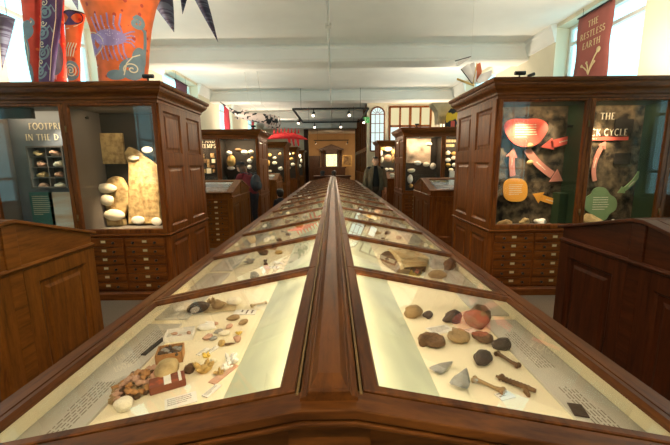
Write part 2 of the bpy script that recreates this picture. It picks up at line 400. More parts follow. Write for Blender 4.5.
# cross wall on the right with an arched window and a row of borrowed lights
YX = 16.0
ax0, ax1, asp, atop = 1.70, 2.31, 3.70, 4.01
mb = MB()
mb.box(1.55, ax0, YX, YX+.25, 0, HC); mb.box(ax1, 2.55, YX, YX+.25, 0, HC); mb.box(ax0, ax1, YX, YX+.25, 0, 2.1)
mb.box(2.55, 4.36, YX, YX+.25, 0, 2.5); mb.box(2.55, 4.36, YX, YX+.25, 4.0, HC); mb.box(4.36, XW, YX, YX+.25, 0, HC)
n = 12
for i in range(n):          # spandrels over the arch
    t0, t1 = PI*i/n, PI*(i+1)/n; cx, r = (ax0+ax1)/2, (ax1-ax0)/2
    q = [(cx-r*math.cos(t), YX, asp+r*math.sin(t)) for t in (t0, t1)]
    mb.prism([q[0], q[1], (q[1][0], YX, HC), (q[0][0], YX, HC)], (0, .25, 0))
struct(mb, 'wall_right_cross', 'wall')
w = bpy.data.objects.new('window_%d' % (wn+1), None); COL.objects.link(w); w.location = (2.0, YX, 2.1); w['kind'] = 'structure'
cx, r = (ax0+ax1)/2, (ax1-ax0)/2
f = MB()
arch = [(cx-r, YX-.02, 2.1)]+[(cx-r*math.cos(PI*i/16), YX-.02, asp+r*math.sin(PI*i/16)) for i in range(17)]+[(cx+r, YX-.02, 2.1)]
f.tube(arch, .032, 6); f.box(ax0, ax1, YX-.05, YX+.03, 2.07, 2.13); f.box(ax0, ax1, YX-.03, YX+.02, asp-.015, asp+.015)
for k in (1, 2): f.box(ax0+.203*k-.011, ax0+.203*k+.011, YX-.03, YX+.02, 2.1, asp)
for z in (2.5, 2.9, 3.3): f.box(ax0, ax1, YX-.03, YX+.02, z-.011, z+.011)
for a in (30, 60, 90, 120, 150):
    a = math.radians(a); f.tube([(cx+.07*math.cos(a), YX-.01, asp+.07*math.sin(a)), (cx+r*math.cos(a), YX-.01, asp+r*math.sin(a))], .010, 5)
f.tube([(cx+.08*math.cos(PI*i/8), YX-.01, asp+.08*math.sin(PI*i/8)) for i in range(9)], .010, 5)
struct(f, 'window_frame', 'case_z', parent=w)
g = MB(); g.prism([(p[0], YX+.02, p[2]) for p in arch], (0, .01, 0)); struct(g, 'window_pane', 'sky_pane', parent=w)
w = bpy.data.objects.new('window_%d' % (wn+2), None); COL.objects.link(w); w.location = (3.45, YX, 2.5); w['kind'] = 'structure'
f = MB(); g = MB()
f.box(2.53, 4.38, YX-.06, YX+.02, 3.96, 4.04); f.box(2.53, 4.38, YX-.06, YX+.02, 3.13, 3.22); f.box(2.53, 4.38, YX-.06, YX+.02, 2.46, 2.54)
for k in range(5):
    x = 2.55+1.81*k/4; hw = .055 if k == 2 else .04; f.box(x-hw, x+hw, YX-.06, YX+.02, 2.5, 4.0)
for k in range(4):
    x = 2.55+1.81*k/4; g.box(x+.03, x+.42, YX+.0, YX+.012, 3.2, 3.98, 0); g.box(x+.03, x+.42, YX+.0, YX+.012, 2.5, 3.15, 1)
struct(f, 'window_frame', 'case_z', parent=w); struct(g, 'window_pane', ['cream_pane', 'sky_pane'], parent=w)
# glazed timber partition running away from the cross wall
f = MB(); g = MB()
f.box(1.60, 1.70, YX+.2, 24.5, 0, 1.0); f.box(1.58, 1.72, YX+.2, 24.5, 1.0, 1.08); f.box(1.58, 1.72, YX+.2, 24.5, 2.15, 2.32); f.box(1.60, 1.70, YX+.2, 24.5, 4.2, HC)
for k in range(8):
    y = YX+.25+k*1.16; f.box(1.58, 1.72, y-.06, y+.06, 0, HC)
    if k < 7: g.box(1.645, 1.655, y+.06, y+1.1, 1.08, 2.15); g.box(1.645, 1.655, y+.06, y+1.1, 2.32, 4.2)
o = struct(f, 'partition', 'case_z'); struct(g, 'partition_pane', 'winglass', parent=o)
# down-stand ceiling beams with moulded edges
for k, y in enumerate((-1.44, 3.6, 8.64, 13.68, 18.72, 23.76)):
    mb = MB(); x1 = 4.6 if y < 16 else 1.6
    prof = [(-.00, HC), (-.05, HC-.06), (-.05, HC-.09), (-.02, HC-.12), (-.02, HC-.34), (-.05, HC-.36), (-.05, HC-.40), (.0, HC-.42)]
    P = [(-XW, y+a, z) for a, z in prof]+[(-XW, y+.46-a, z) for a, z in reversed(prof)]
    mb.prism(P, (XW+x1, 0, 0)); struct(mb, 'ceiling_beam' if not k else 'ceiling_beam.%03d' % k, 'beam')
# cornice along the wall piers
cn = 2
for s in (-1, 1):
    y = Y0; 
    for a, b in WIN[s]+[(24.5 if s < 0 else YX, 0)]:
        if a > y+.1 and not (s > 0 and y > YX-1):
            mb = MB(); X = s*XW
            mb.prism([(X, y, HC), (X, y, HC-.34), (X-s*.03, y, HC-.34), (X-s*.04, y, HC-.28), (X-s*.06, y, HC-.24), (X-s*.10, y, HC-.10), (X-s*.12, y, HC-.06), (X-s*.12, y, HC)], (0, min(a, 24.5)-y, 0))
            struct(mb, 'trim_%d' % cn, 'beam'); cn += 1
        y = b
mb = MB(); mb.box(-XW, -XW+.025, Y0, 24.5, 0, .16); struct(mb, 'baseboard_left', 'case_y')
mb = MB(); mb.box(XW-.025, XW, Y0, YX, 0, .16); struct(mb, 'baseboard_right', 'case_y')
# far room: dark panelled door on the end wall
d = bpy.data.objects.new('door_1', None); COL.objects.link(d); d.location = (-1.75, Y1, 0); d['kind'] = 'structure'
mb = MB(); mb.frame((-2.25, Y1-.02, 0), XA, ZA, -YA, 1.05, 2.3, [(0, 0), (0, .06), (.09, .06), (.1, .02), (.1, 0)]); struct(mb, 'door_frame', 'far_wood', parent=d)
mb = MB(); mb.box(-2.16, -1.29, Y1-.05, Y1-.02, 0, 2.2)
for z0, z1 in ((.15, .95), (1.1, 2.05)):
    for x in (-2.08, -1.68): mb.frame((x, Y1-.05, z0), XA, ZA, -YA, .32, z1-z0, [(0, 0), (0, .02), (.03, .02), (.045, .005)], fill=True)
struct(mb, 'door_panel', 'far_wood', parent=d)

# ================================================================== LONG CENTRAL DESK CASE
XO, ZR, ZE = .836, 1.13, .969
ZF = .881
SL = (ZR-ZE)/(XO-.049); CY0, CY1 = .572, 11.9
JT = [.595, 1.405]+[1.405+.7*k for k in range(1, 16)]
ztop = lambda x: ZR-SL*(abs(x)-.049)
T = thing('display_table', (0, 6.2, 0), 'very long oak desk case with two glazed slopes and a central ridge', 'display case')
mb = MB()
mb.box(-.70, .70, CY0+.12, CY1-.1, 0, .10); mb.box(-.789, .789, CY0+.05, CY1-.05, .10, .855)
for s in (-1, 1):
    mb.prism([(s*.804, CY0+.05, .10), (s*.804, CY0+.05, ztop(.804)-.034), (s*.789, CY0+.05, ztop(.789)-.034), (s*.789, CY0+.05, .10)], (0, CY1-CY0-.1, 0))
    for j in range(15):
        mb.frame((s*.804, JT[j+1]-.62, .16), YA, ZA, XA*s, .56, .65, [(0, 0), (0, .012), (.05, .012), (.06, 0)])
mb.obj('body', 'oak_y', T)
def end_bar(mb, dz0, dz1, y, d):
    """a board that follows both slopes and the flat between them"""
    xs = (-XO, -.049, .049, XO); zz = [ztop(x) if abs(x) > .1 else ZR for x in xs]
    mb.rings([[(x, y, z+dz0), (x, y, z+dz1), (x, y+d, z+dz1), (x, y+d, z+dz0)] for x, z in zip(xs, zz)], 0, True, False)
for y, sg in ((.541, 1), (CY1+.03, -1)):
    mb = MB()
    end_bar(mb, -.003, -.022, y, sg*.053)
    end_bar(mb, -.022, -.027, y+sg*.005, sg*.05)
    end_bar(mb, -.027, -.036, y-sg*.002, sg*.05)
    end_bar(mb, -.036, -.043, y+sg*.006, sg*.05)
    mb.obj('end_rail', 'oak_x', T, .003)
    mb = MB(); yy = y+sg*.030
    mb.prism([(-.79, yy, .1), (.79, yy, .1), (.79, yy, ztop(.79)-.044), (.049, yy, ZR-.044), (-.049, yy, ZR-.044), (-.79, yy, ztop(.79)-.044)], (0, sg*.02, 0))
    for x0, x1 in ((-.79, -.70), (-.075, .075), (.70, .79)):
        mb.prism([(x0, yy-sg*.012, .1), (x1, yy-sg*.012, .1), (x1, yy-sg*.012, ztop(x1)-.044), (x0, yy-sg*.012, ztop(x0)-.044)], (0, sg*.015, 0))
    mb.obj('end_panel', 'oak_x', T)
# raised ridge cap
mb = MB()
prof = [(-.0535, 1.098), (-.0535, 1.131), (-.047, 1.136), (-.041, 1.136), (-.039, 1.144), (-.036, 1.146)]
lo = [[(x*k, y, z) for x, z in prof] for y, k in ((0, 1),)]
P = prof+[(-x, z) for x, z in reversed(prof)]
def cap_ring(y, top): return [(x, y, z) for x, z in P] if not top else None
mb.rings([[(x, y, z) for x, z in P] for y in (CY0-.006, CY1+.004)], smooth=False)
mb.add([(-.034, CY0+.004, 1.146), (.034, CY0+.004, 1.146), (.034, CY1-.01, 1.146), (-.034, CY1-.01, 1.146),
        (-.022, CY0+.030, 1.159), (.022, CY0+.030, 1.159), (.022, CY1-.04, 1.159), (-.022, CY1-.04, 1.159)],
       [(4, 5, 6, 7), (0, 1, 5, 4), (1, 2, 6, 5), (2, 3, 7, 6), (3, 0, 4, 7)])
mb.obj('ridge_cap', 'oak_y', T, .0015)
for s in (-1, 1):
    mb = MB(); mb.box(s*.0575, s*.0625, CY0+.012, CY1-.01, 1.09, 1.126); mb.obj('brass_strip', 'brass', T)
    # fixed rim board outside the lids
    mb = MB(); u = V((s, 0, -SL)).normalized(); nn = V((s*SL, 0, 1)).normalized()
    e0 = V((s*.764, 0, ztop(.764)))
    sec = [(0, 0), (.062, 0), (.070, -.004), (.073, -.012), (.070, -.02), (.064, -.022), (.064, -.03), (.057, -.036), (.030, -.036), (.026, -.012), (0, -.012)]
    mb.prism([e0+u*a+nn*b+YA*(CY0+.002) for a, b in sec], YA*(CY1-CY0-.004)); mb.obj('rim_board', 'oak_y', T, .001)
    # lining of the well
    mb = MB(); mb.box(s*.29, s*.788, CY0+.055, CY1-.055, .856, .88); mb.obj('floor_lining', 'linen', T)
    mb = MB(); mb.box(s*.780, s*.788, CY0+.055, CY1-.055, .88, ztop(.785)-.014); mb.prism([(s*.10, CY0+.05, .88), (s*.78, CY0+.05, .88), (s*.78, CY0+.05, ztop(.78)-.04), (s*.10, CY0+.05, ztop(.1)-.04)], (0, .008, 0)); mb.obj('side_lining', 'linen', T)
    mb = MB(); mb.prism([(s*.078, CY0+.06, 1.066), (s*.316, CY0+.06, .88), (s*.303, CY0+.06, .87), (s*.068, CY0+.06, 1.056)], (0, CY1-CY0-.12, 0)); mb.obj('sloping_backboard', 'green_linen', T)
    for j in range(16):
        a, b = JT[j]+.002, JT[j+1]-.002
        o0 = V((s*.066, a, ztop(.066))); W = (.760-.066)*math.sqrt(1+SL*SL); fr = .042
        # u along slope, v along y
        f = MB(); l, r_, bt, tp = .036, .028, (.027 if j == 0 else .031), .031
        f.frame(o0, u, YA, nn, W, b-a, [(0, -.019), (0, -.002), (.003, 0), (l-.008, r_-.008, bt-.008, tp-.008, 0), (l-.003, r_-.003, bt-.003, tp-.003, -.006), (l, r_, bt, tp, -.010), (l, r_, bt, tp, -.019), (0, -.019)])
        lid = f.obj('lid_frame', 'oak_y', T)
        g = MB(); c = o0+u*((l+W-r_)/2)+YA*((bt+(b-a)-tp)/2)-nn*.016
        g.obox(c, u, YA, nn, W-l-r_+.01, b-a-bt-tp+.01, .004); g.obj('glass_pane', 'glass', lid)
# label boards along the outside of the well
for s, nm in ((-1, 'left'), (1, 'right')):
    for j in range(16):
        a, b = JT[j]+.03, JT[j+1]-.02
        if j == 0: a = CY0+.06
        lb = one_ = MB(); lb.box(s*.638, s*.779, a, b, .88, .888)
        o = lb.obj('label_board', 'grey_board', T)
        tx = MB(); q = random.Random(j*7+s)
        # print reads from the aisle: lines run along y
        uu, vv = (YA, -XA*s) if s > 0 else (-YA, XA)
        vv = XA*(-s)
        for blk in range(2):
            y_ = a+.06+blk*.34 if s > 0 else b-.06-blk*.34
            if (s > 0 and y_+.25 > b) or (s < 0 and y_-.25 < a): continue
            st = V((s*.675, y_, .888)); print_lines(tx, st, uu, vv, ZA, .25, 6, .010, .0022, seed=j*3+blk)
        if tx.v: tx.obj('printed_text', 'ink', o)

# ------------------------------------------------------------------ specimens
def lump(seed, r, m, flat=None, l=.22): return lambda mb: mb.ball((0, 0, r[2]*.8), r, 0, 14, 9, l, seed, r[2]*.8)
def b_rock(mb, r, seed): mb.ball((0, 0, r*.5), (r, r*(.62+.07*(seed % 4)), r*.62), 0, 20, 13, .26, seed, r*.5)
def b_ammonite(mb, r, seed):
    pts, rad = [], []
    for i in range(46):
        t = i/45; a = t*4.4*PI; q = r*(.10+.62*t)
        pts.append((q*math.cos(a), q*math.sin(a), r*.30)); rad.append(r*(.06+.24*t)*(1+.14*math.sin(i*2.4)))
    mb.tube(pts, rad, 8)
    mb.ball((0, 0, r*.25), (r*.4, r*.4, r*.2))
def b_shell(mb, r, seed):
    out = []
    for i in range(9):
        t = i/8; ring = []
        for k in range(16):
            a = 2*PI*k/16; q = r*(.16+.55*math.sin(t*2.6))*(1+.08*math.cos(8*a))
            ring.append((r*(-.9+1.8*t), q*math.cos(a)*.8, r*.34+q*math.sin(a)*.55))
        out.append(ring)
    mb.rings(out)
def b_bone(mb, r, seed):
    mb.tube([(-r, 0, r*.25), (-r*.4, r*.06, r*.26), (r*.3, -.02*r, r*.26), (r, 0, r*.26)], [r*.2, r*.14, r*.14, r*.2], 8)
    for x in (-1, 1):
        for y in (-.14, .16): mb.ball((x*r, y*r, r*.26), (r*.2, r*.18, r*.22), 0, 8, 6)
def b_tooth(mb, r, seed):
    mb.rings([[(x*r+wd*r*math.cos(a)*.9, wd*r*math.cos(a)*0+y*r+wd*r*math.sin(a), r*.16*hh+r*.16+r*.16*hh*math.sin(2*a)*.2+ (r*.10*hh*math.cos(2*a))) for a in (2*PI*k/10 for k in range(10))] for x, y, wd, hh in ((-.7, 0, .5, .9), (-.3, .02, .46, 1), (.2, .05, .3, .9), (.7, .1, .16, .7), (1.05, .16, .04, .4))])
def b_slab(mb, r, seed):
    q = random.Random(seed); n = 9; poly = [(r*q.uniform(.75, 1)*math.cos(2*PI*k/n), r*.7*q.uniform(.75, 1)*math.sin(2*PI*k/n), 0) for k in range(n)]
    mb.prism(poly, (0, 0, r*.22)); 
    for k in range(5):
        mb.tube([(r*(-.5+.25*k), -r*.35, r*.22), (r*(-.42+.25*k), 0, r*.25), (r*(-.5+.25*k), r*.35, r*.22)], r*.05, 6)
def b_crystal(mb, r, seed):
    q = random.Random(seed)
    for k in range(9):
        d = V((q.uniform(-1, 1), q.uniform(-1, 1), q.uniform(.3, 1.2))).normalized(); b = V((d.x*.3*r, d.y*.3*r, .1*r)); w = r*q.uniform(.14, .24)
        mb.tube([b, b+d*r*.6, b+d*r*q.uniform(.75, 1.0)], [w, w*.9, w*.08], 6)
    mb.ball((0, 0, r*.2), (r*.6, r*.55, r*.25), 0, 10, 6, .2, seed, r*.19)
KIND = {'rock': (b_rock, 'rock_specimen', 'rock'), 'ammonite': (b_ammonite, 'ammonite_fossil', 'coiled fossil'), 'shell': (b_shell, 'shell_fossil', 'shell'),
        'bone': (b_bone, 'bone_fossil', 'bone'), 'tooth': (b_tooth, 'tooth_fossil', 'tooth'), 'slab': (b_slab, 'fossil_slab', 'ribbed slab'), 'crystal': (b_crystal, 'crystal_specimen', 'crystal')}
PROTO = {}
def specimen(kind, m, r, loc, rz, label, group=None, seed=1, cat=None, own=True):
    fn, nm, ct = KIND[kind]; key = (kind, m, seed)
    if key not in PROTO:
        mb = MB(); fn(mb, 1., seed); PROTO[key] = mb
        o = mb.obj(nm, m); PROTO[key] = o
    else:
        o = PROTO[key].copy(); COL.objects.link(o)
    o.location = loc; o.rotation_euler = (0, 0, rz); o.scale = (r, r, r)
    return tag(o, label, cat or ('rock' if kind in ('rock', 'crystal') else 'fossil'), group)
def on_floor(px, py, z=ZF): return at_h(px, py, z)
def psize(px, y=None): return px
def bay1(kind, m, px, py, w, rz, label, seed=1, z=ZF, cat=None):
    """a specimen standing on the well floor where the photograph shows it, w pixels across"""
    p = at_h(px, py, z); d = (p-EYE).length
    return specimen(kind, m, w/2/F*d, p, rz, label, None, seed, cat)
def tray(name, c, rz, w, d, h, m, label, cat='box', wall=.004):
    mb = MB(); u = V((math.cos(rz), math.sin(rz), 0)); v = V((-u.y, u.x, 0)); c = V(c)
    mb.obox(c+ZA*.002, u, v, ZA, w, d, .004)
    for a, b, l, t in ((0, 1, w, wall), (0, -1, w, wall), (1, 0, wall, d), (-1, 0, wall, d)):
        mb.obox(c+u*a*(w-wall)/2+v*b*(d-wall)/2+ZA*h/2, u, v, ZA, l, t, h)
    return one(mb, name, m, label, cat, loc=c)
def card(c, rz, w, d, label, m='white', rows=3, seed=0, group=None, name='specimen_card'):
    u = V((math.cos(rz), math.sin(rz), 0)); v = V((-u.y, u.x, 0)); c = V(c)
    t = thing(name, c, label, 'label', group)
    mb = MB(); mb.obox(c+ZA*.0015, u, v, ZA, w, d, .003); mb.obj('card_sheet', m, t)
    if rows:
        mb = MB(); print_lines(mb, c-u*w*.42+v*d*.32+ZA*.003, u, v, ZA, w*.84, rows, d*.7/rows, d*.22/rows*1.0, seed=seed, depth=.0006); mb.obj('printed_text', 'ink', t)
    return t
# --- left slope, nearest bay
tx = at_h(180, 337, ZF); tray('specimen_tray', tx, .25, .105, .075, .022, 'white', 'white open card tray of reddish shells, nearest bay of left slope')
for k, (dx, dy) in enumerate(((-.028, .012), (.002, -.014), (.03, .016))):
    specimen('shell', 'pink_stone', .014, tx+V((dx, dy, .004)), k*1.1, 'reddish shell lying in the white open card tray', 'shells in the white tray', 2)
bx = at_h(171, 359, ZF); tray('specimen_box', bx, .3, .085, .07, .038, 'cardboard', 'brown cardboard box filled with dark pebbles under near left glass')
for k in range(16):
    specimen('rock', ('dark_stone', 'brown_stone', 'grey_stone')[k % 3], .011, bx+V((-.027+.018*(k % 4), -.02+.014*(k//4), .022+.004*(k % 2))), k*.9, 'dark pebble inside the brown cardboard box', 'pebbles in the cardboard box', 3+k % 2)
hc = at_h(138, 386, ZF)
for k in range(64):
    a = k*2.4; rr = .0092*math.sqrt(k+.5); q = 1-(rr/.075)**2
    specimen('rock', ('brown_stone', 'pink_stone', 'tan_stone', 'cardboard')[k % 4], .0105+.002*(k % 3), hc+V((rr*.8*math.cos(a)+rr*.1*math.sin(a), rr*1.15*math.sin(a), .015*max(0, q)*(k % 2))), k*.7,
             'small brown nut-like pebble in the loose heap under near left glass', 'loose heap of small brown pebbles', 5)
p = at_h(168, 375, ZF); mb = MB(); mb.ball(p+V((0, 0, .022)), (.034, .05, .03), 0, 20, 12, .05, 4, .022)
one(mb, 'coral_fossil', 'stone', 'oval speckled buff coral beside the heap of brown pebbles', 'fossil', loc=p)
p = at_h(168, 386, ZF); u = V((math.cos(.5), math.sin(.5), 0)); v = V((-u.y, u.x, 0)); t = thing('printed_packet', p, 'flat packet printed in orange-red stripes beside speckled coral', 'packet')
mb = MB(); mb.obox(p+ZA*.012, u, v, ZA, .10, .055, .024); mb.obj('packet_body', 'red_print', t, .003)
mb = MB(); mb.obox(p+ZA*.025, u, v, ZA, .02, .056, .002); mb.obox(p+u*.035+ZA*.025, u, v, ZA, .008, .056, .002); mb.obj('packet_label', 'white', t)
bay1('crystal', 'gold_stone', 204, 371, 21, .4, 'lumpy golden mineral beside orange-red printed packet, near left bay', 3)
bay1('crystal', 'yellow_stone', 207, 357, 10, .9, 'small yellow mineral just behind the lumpy golden mineral', 4)
bay1('crystal', 'white_stone', 231, 363, 20, .3, 'cluster of cream crystals on a pink card strip near the ridge', 6)
bay1('rock', 'white_stone', 208, 329, 13, .3, 'whitish pebble among the shells at the back of near left bay', 8)
bay1('rock', 'pink_stone', 208, 339, 8, .6, 'small pinkish pebble in front of the whitish pebble', 9)
bay1('shell', 'grey_stone', 218, 333, 9, .8, 'small grey shell in the middle of the shell group, near left bay', 3)
bay1('shell', 'pale_stone', 224, 335, 11, .2, 'pale round shell next to the small grey shell', 3)
bay1('shell', 'tan_stone', 233, 320, 13, .5, 'tan shell at the back of the group, nearest the ridge', 4)
bay1('shell', 'pink_stone', 229, 328, 9, 1.3, 'pinkish shell just in front of the tan shell', 5)
bay1('shell', 'tan_stone', 243, 324, 11, 1.0, 'slender tan shell closest to the pale green backboard', 6)
bay1('crystal', 'yellow_stone', 239, 334, 8, 1.0, 'bright yellow crystal beside the shell group, near left bay', 7)
bay1('rock', 'pale_stone', 124, 410, 17, .3, 'cream boulder-like stone at the near edge of left slope', 10)
tb = at_h(221, 308, ZF); card(tb, .2, .14, .09, 'cream mounting board under round brown concretion', 'card', 0)
specimen('rock', 'tan_stone', .032, tb+V((-.01, 0, .004)), .2, 'round brown concretion on cream board, back of near left bay', None, 11)
bay1('rock', 'dark_stone', 199, 312, 17, .5, 'dark grey stone left of the round brown concretion', 12)
card(at_h(181, 401, ZF), .45, .085, .05, 'white printed card lying at near edge of left slope', 'white', 4, 3)
card(at_h(203, 352, ZF), 1.15, .05, .018, 'narrow white label card beside the brown box', 'white', 2, 5)
card(at_h(213, 350, ZF), 1.15, .05, .018, 'narrow white label card nearest the yellow mineral', 'white', 2, 6)
card(at_h(224, 374, ZF), 1.15, .11, .028, 'pinkish card strip under the cream crystals', 'pink_stone', 0, 7)
card(at_h(212, 391, ZF), 1.15, .06, .022, 'white card strip at the near end of the pink strip', 'white', 3, 8)
for k, (kd, m_, px, py, w_, lb) in enumerate((('shell', 'pink_stone', 214, 325, 8, 'small pinkish shell at back of the shell group'), ('shell', 'grey_stone', 213, 340, 8, 'grey shell at front of the shell group'), ('rock', 'gold_stone', 222, 345, 8, 'golden pebble in front of the shell group'),
    ('shell', 'pale_stone', 214, 362, 8, 'cream shell just right of lumpy golden mineral'), ('crystal', 'gold_stone', 220, 374, 12, 'golden crystal on the pink card strip'), ('crystal', 'white_stone', 226, 369, 12, 'white crystal on the pink card strip beside golden crystal'),
    ('rock', 'brown_stone', 190, 371, 10, 'small brown stone between striped packet and golden mineral'), ('rock', 'pink_stone', 238, 341, 8, 'pinkish pebble near the backboard in front of slender shell'), ('tooth', 'brown_stone', 230, 345, 9, 'small brown tooth near the backboard, near left bay'))):
    bay1(kd, m_, px, py, w_, k*.8, lb, 1 if kd == 'tooth' else 60+k)
p0, p1 = at_h(143, 355, .891), at_h(164, 338, .891); c = (p0+p1)/2; t = thing('title_strip', c, 'narrow black title strip on the grey label board, left slope', 'label')
mb = MB(); uu = (p1-p0).normalized(); mb.obox(c, uu, V((-uu.y, uu.x, 0)), ZA, (p1-p0).length, .018, .004); mb.obj('strip_board', 'dark', t)
# --- right slope, nearest bay
bay1('rock', 'tan_stone', 413, 316, 20, .2, 'brown knobbly fossil at back of near right bay by the ridge', 13)
bay1('rock', 'dark_stone', 428, 317, 11, .7, 'small dark fossil next to the brown knobbly fossil', 14)
bay1('rock', 'dark_stone', 452, 321, 16, .2, 'black rounded stone near back of near right bay', 15)
bay1('rock', 'brown_stone', 477, 325, 26, .9, 'large dark brown rock at back of near right bay, beside black stone', 16)
bay1('ammonite', 'tan_stone', 457, 340, 25, .4, 'tan hollow coiled fossil in the middle of near right bay', 1)
bay1('ammonite', 'brown_stone', 483, 341, 20, 1.2, 'brown coiled fossil right of the tan hollow one', 1)
bay1('rock', 'dark_stone', 501, 349, 16, .1, 'dark egg-shaped stone beside the grey label board', 17)
bay1('ammonite', 'brown_stone', 433, 345, 28, 2.2, 'dark brown rounded fossil nearest the pale backboard, near right bay', 2)
bay1('shell', 'dark_stone', 482, 363, 25, .9, 'dark oval polished fossil with pale spot, near right bay', 7)
bay1('bone', 'brown_stone', 507, 362, 20, 2.0, 'stubby brown bone to the right of the dark oval fossil', 1)
bay1('tooth', 'grey_stone', 443, 370, 25, .5, 'grey triangular tooth by the pale backboard, near right bay', 1)
bay1('tooth', 'grey_stone', 463, 382, 31, .9, 'larger grey triangular tooth in front of the smaller one', 2)
bay1('bone', 'tan_stone', 488, 388, 23, 2.4, 'brown claw-like bone beside the large grey tooth', 2)
a, b = at_h(496, 376, ZF+.012), at_h(536, 391, ZF+.012); mb = MB(); dd = (b-a).normalized()
mb.tube([a, a+dd*.03, (a+b)/2, b-dd*.02, b], [.004, .007, .008, .008, .006], 8)
for k in range(9): mb.tube([a+(b-a)*(.1+.09*k)-dd*.002, a+(b-a)*(.1+.09*k)+dd*.002], .0092, 8)
mb.box(b.x-.03, b.x-.022, b.y-.012, b.y+.012, ZF, ZF+.012); mb.box(a.x+.02, a.x+.028, a.y-.012, a.y+.012, ZF, ZF+.012)
one(mb, 'spine_fossil', 'brown_stone', 'long thin notched brown spine lying beside the label board', 'fossil', loc=(a+b)/2-ZA*.012)
card(at_h(440, 330, ZF), .3, .10, .06, 'white printed sheet behind the dark brown rounded fossil', 'white', 5, 11)
card(at_h(470, 331, ZF), .3, .05, .03, 'small white label between two coiled fossils', 'white', 2, 12)
card(at_h(505, 396, ZF), .3, .05, .03, 'small white label at near end of the notched spine', 'white', 2, 13)
p0 = at_h(578, 410, .891); t = thing('photograph', p0, 'small dark photograph fixed on the grey label board, right slope', 'photograph')
mb = MB(); mb.obox(p0, V((.25, 1, 0)).normalized(), V((1, -.25, 0)).normalized(), ZA, .05, .035, .003); mb.obj('photo_print', 'dark_stone', t)
# --- second bay on the right: the ribbed skeleton
p = at_h(404, 263, ZF); t = thing('skeleton_fossil', p, 'pale ribbed skeleton on a brown slab seen through second right pane', 'fossil')
mb = MB(); poly = [p+V((.15*math.cos(a)*(1+.1*math.sin(3*a)), .27*math.sin(a)*(1+.08*math.cos(5*a)), 0)) for a in (2*PI*k/14 for k in range(14))]; mb.prism(poly, (0, 0, .03)); mb.obj('slab', 'brown_stone', t, .004)
mb = MB(); mb.tube([p+V((-.06+.10*q*(1-q), -.23+.46*q, .036)) for q in (k/12 for k in range(13))], .013, 7); mb.obj('backbone', 'ribs', t)
for k in range(9):
    y = -.20+.048*k; w = .10*math.sin(PI*(k+1.5)/11.5)+.04
    mb = MB(); mb.tube([p+V((-.06, y, .034)), p+V((-.02, y-.01, .042)), p+V((.01+w*.6, y-.004, .044)), p+V((.02+w, y+.02, .034))], [.008, .009, .009, .006], 7); mb.obj('rib', 'ribs', t)
for k, (px, py, w, m_) in enumerate(((438, 279, 15, 'tan_stone'), (450, 269, 16, 'brown_stone'), (421, 284, 10, 'dark_stone'))):
    bay1('rock', m_, px, py, w, k, ('tan lump of rock at near end of the ribbed skeleton', 'brown lump of rock right of the ribbed skeleton', 'small dark rock on near left side of the ribbed skeleton')[k], 20+k)
# --- the remaining bays: rows of smaller finds
kinds = ['rock', 'shell', 'ammonite', 'bone', 'slab', 'tooth', 'crystal', 'rock']
mats_ = ['tan_stone', 'brown_stone', 'pale_stone', 'dark_stone', 'pink_stone', 'grey_stone', 'gold_stone', 'white_stone']
word = {'tan_stone': 'tan', 'brown_stone': 'brown', 'pale_stone': 'cream', 'dark_stone': 'dark', 'pink_stone': 'pinkish', 'grey_stone': 'grey', 'gold_stone': 'golden', 'white_stone': 'white'}
for s, sd in ((-1, 'left'), (1, 'right')):
    for j in range(1, 16):
        if s > 0 and j in (1, 2): continue
        spots = [(.365, .2), (.42, .52), (.47, .22), (.53, .5), (.585, .25), (.48, .68)] if j < 7 else [(.39, .3), (.47, .55), (.56, .3)]
        sh = list(range(8)); R.shuffle(sh); kk = list(kinds); R.shuffle(kk)
        for i, (x, y) in enumerate(spots):
            m_ = mats_[sh[i]]; k_ = kk[i]
            r_ = R.uniform(.03, .05) if j < 7 else R.uniform(.04, .06)
            if k_ in ('bone', 'tooth'): r_ *= .9
            yy = JT[j]+y*1.0*.7/.8
            specimen(k_, m_, r_, (s*(x+R.uniform(-.015, .015)), yy, ZF), R.uniform(0, 6),
                     '%s %s in %s glazed bay from near end, %s slope, %s from ridge' % (word[m_], KIND[k_][2], ORD[j], sd, ORD[i]), None, 1)
        if j < 7:
            card((s*.40, JT[j]+.1, ZF), PI/2 if s > 0 else -PI/2, .05, .10, 'white label card in %s glazed bay from near end, %s slope' % (ORD[j], sd), 'white', 3, j)

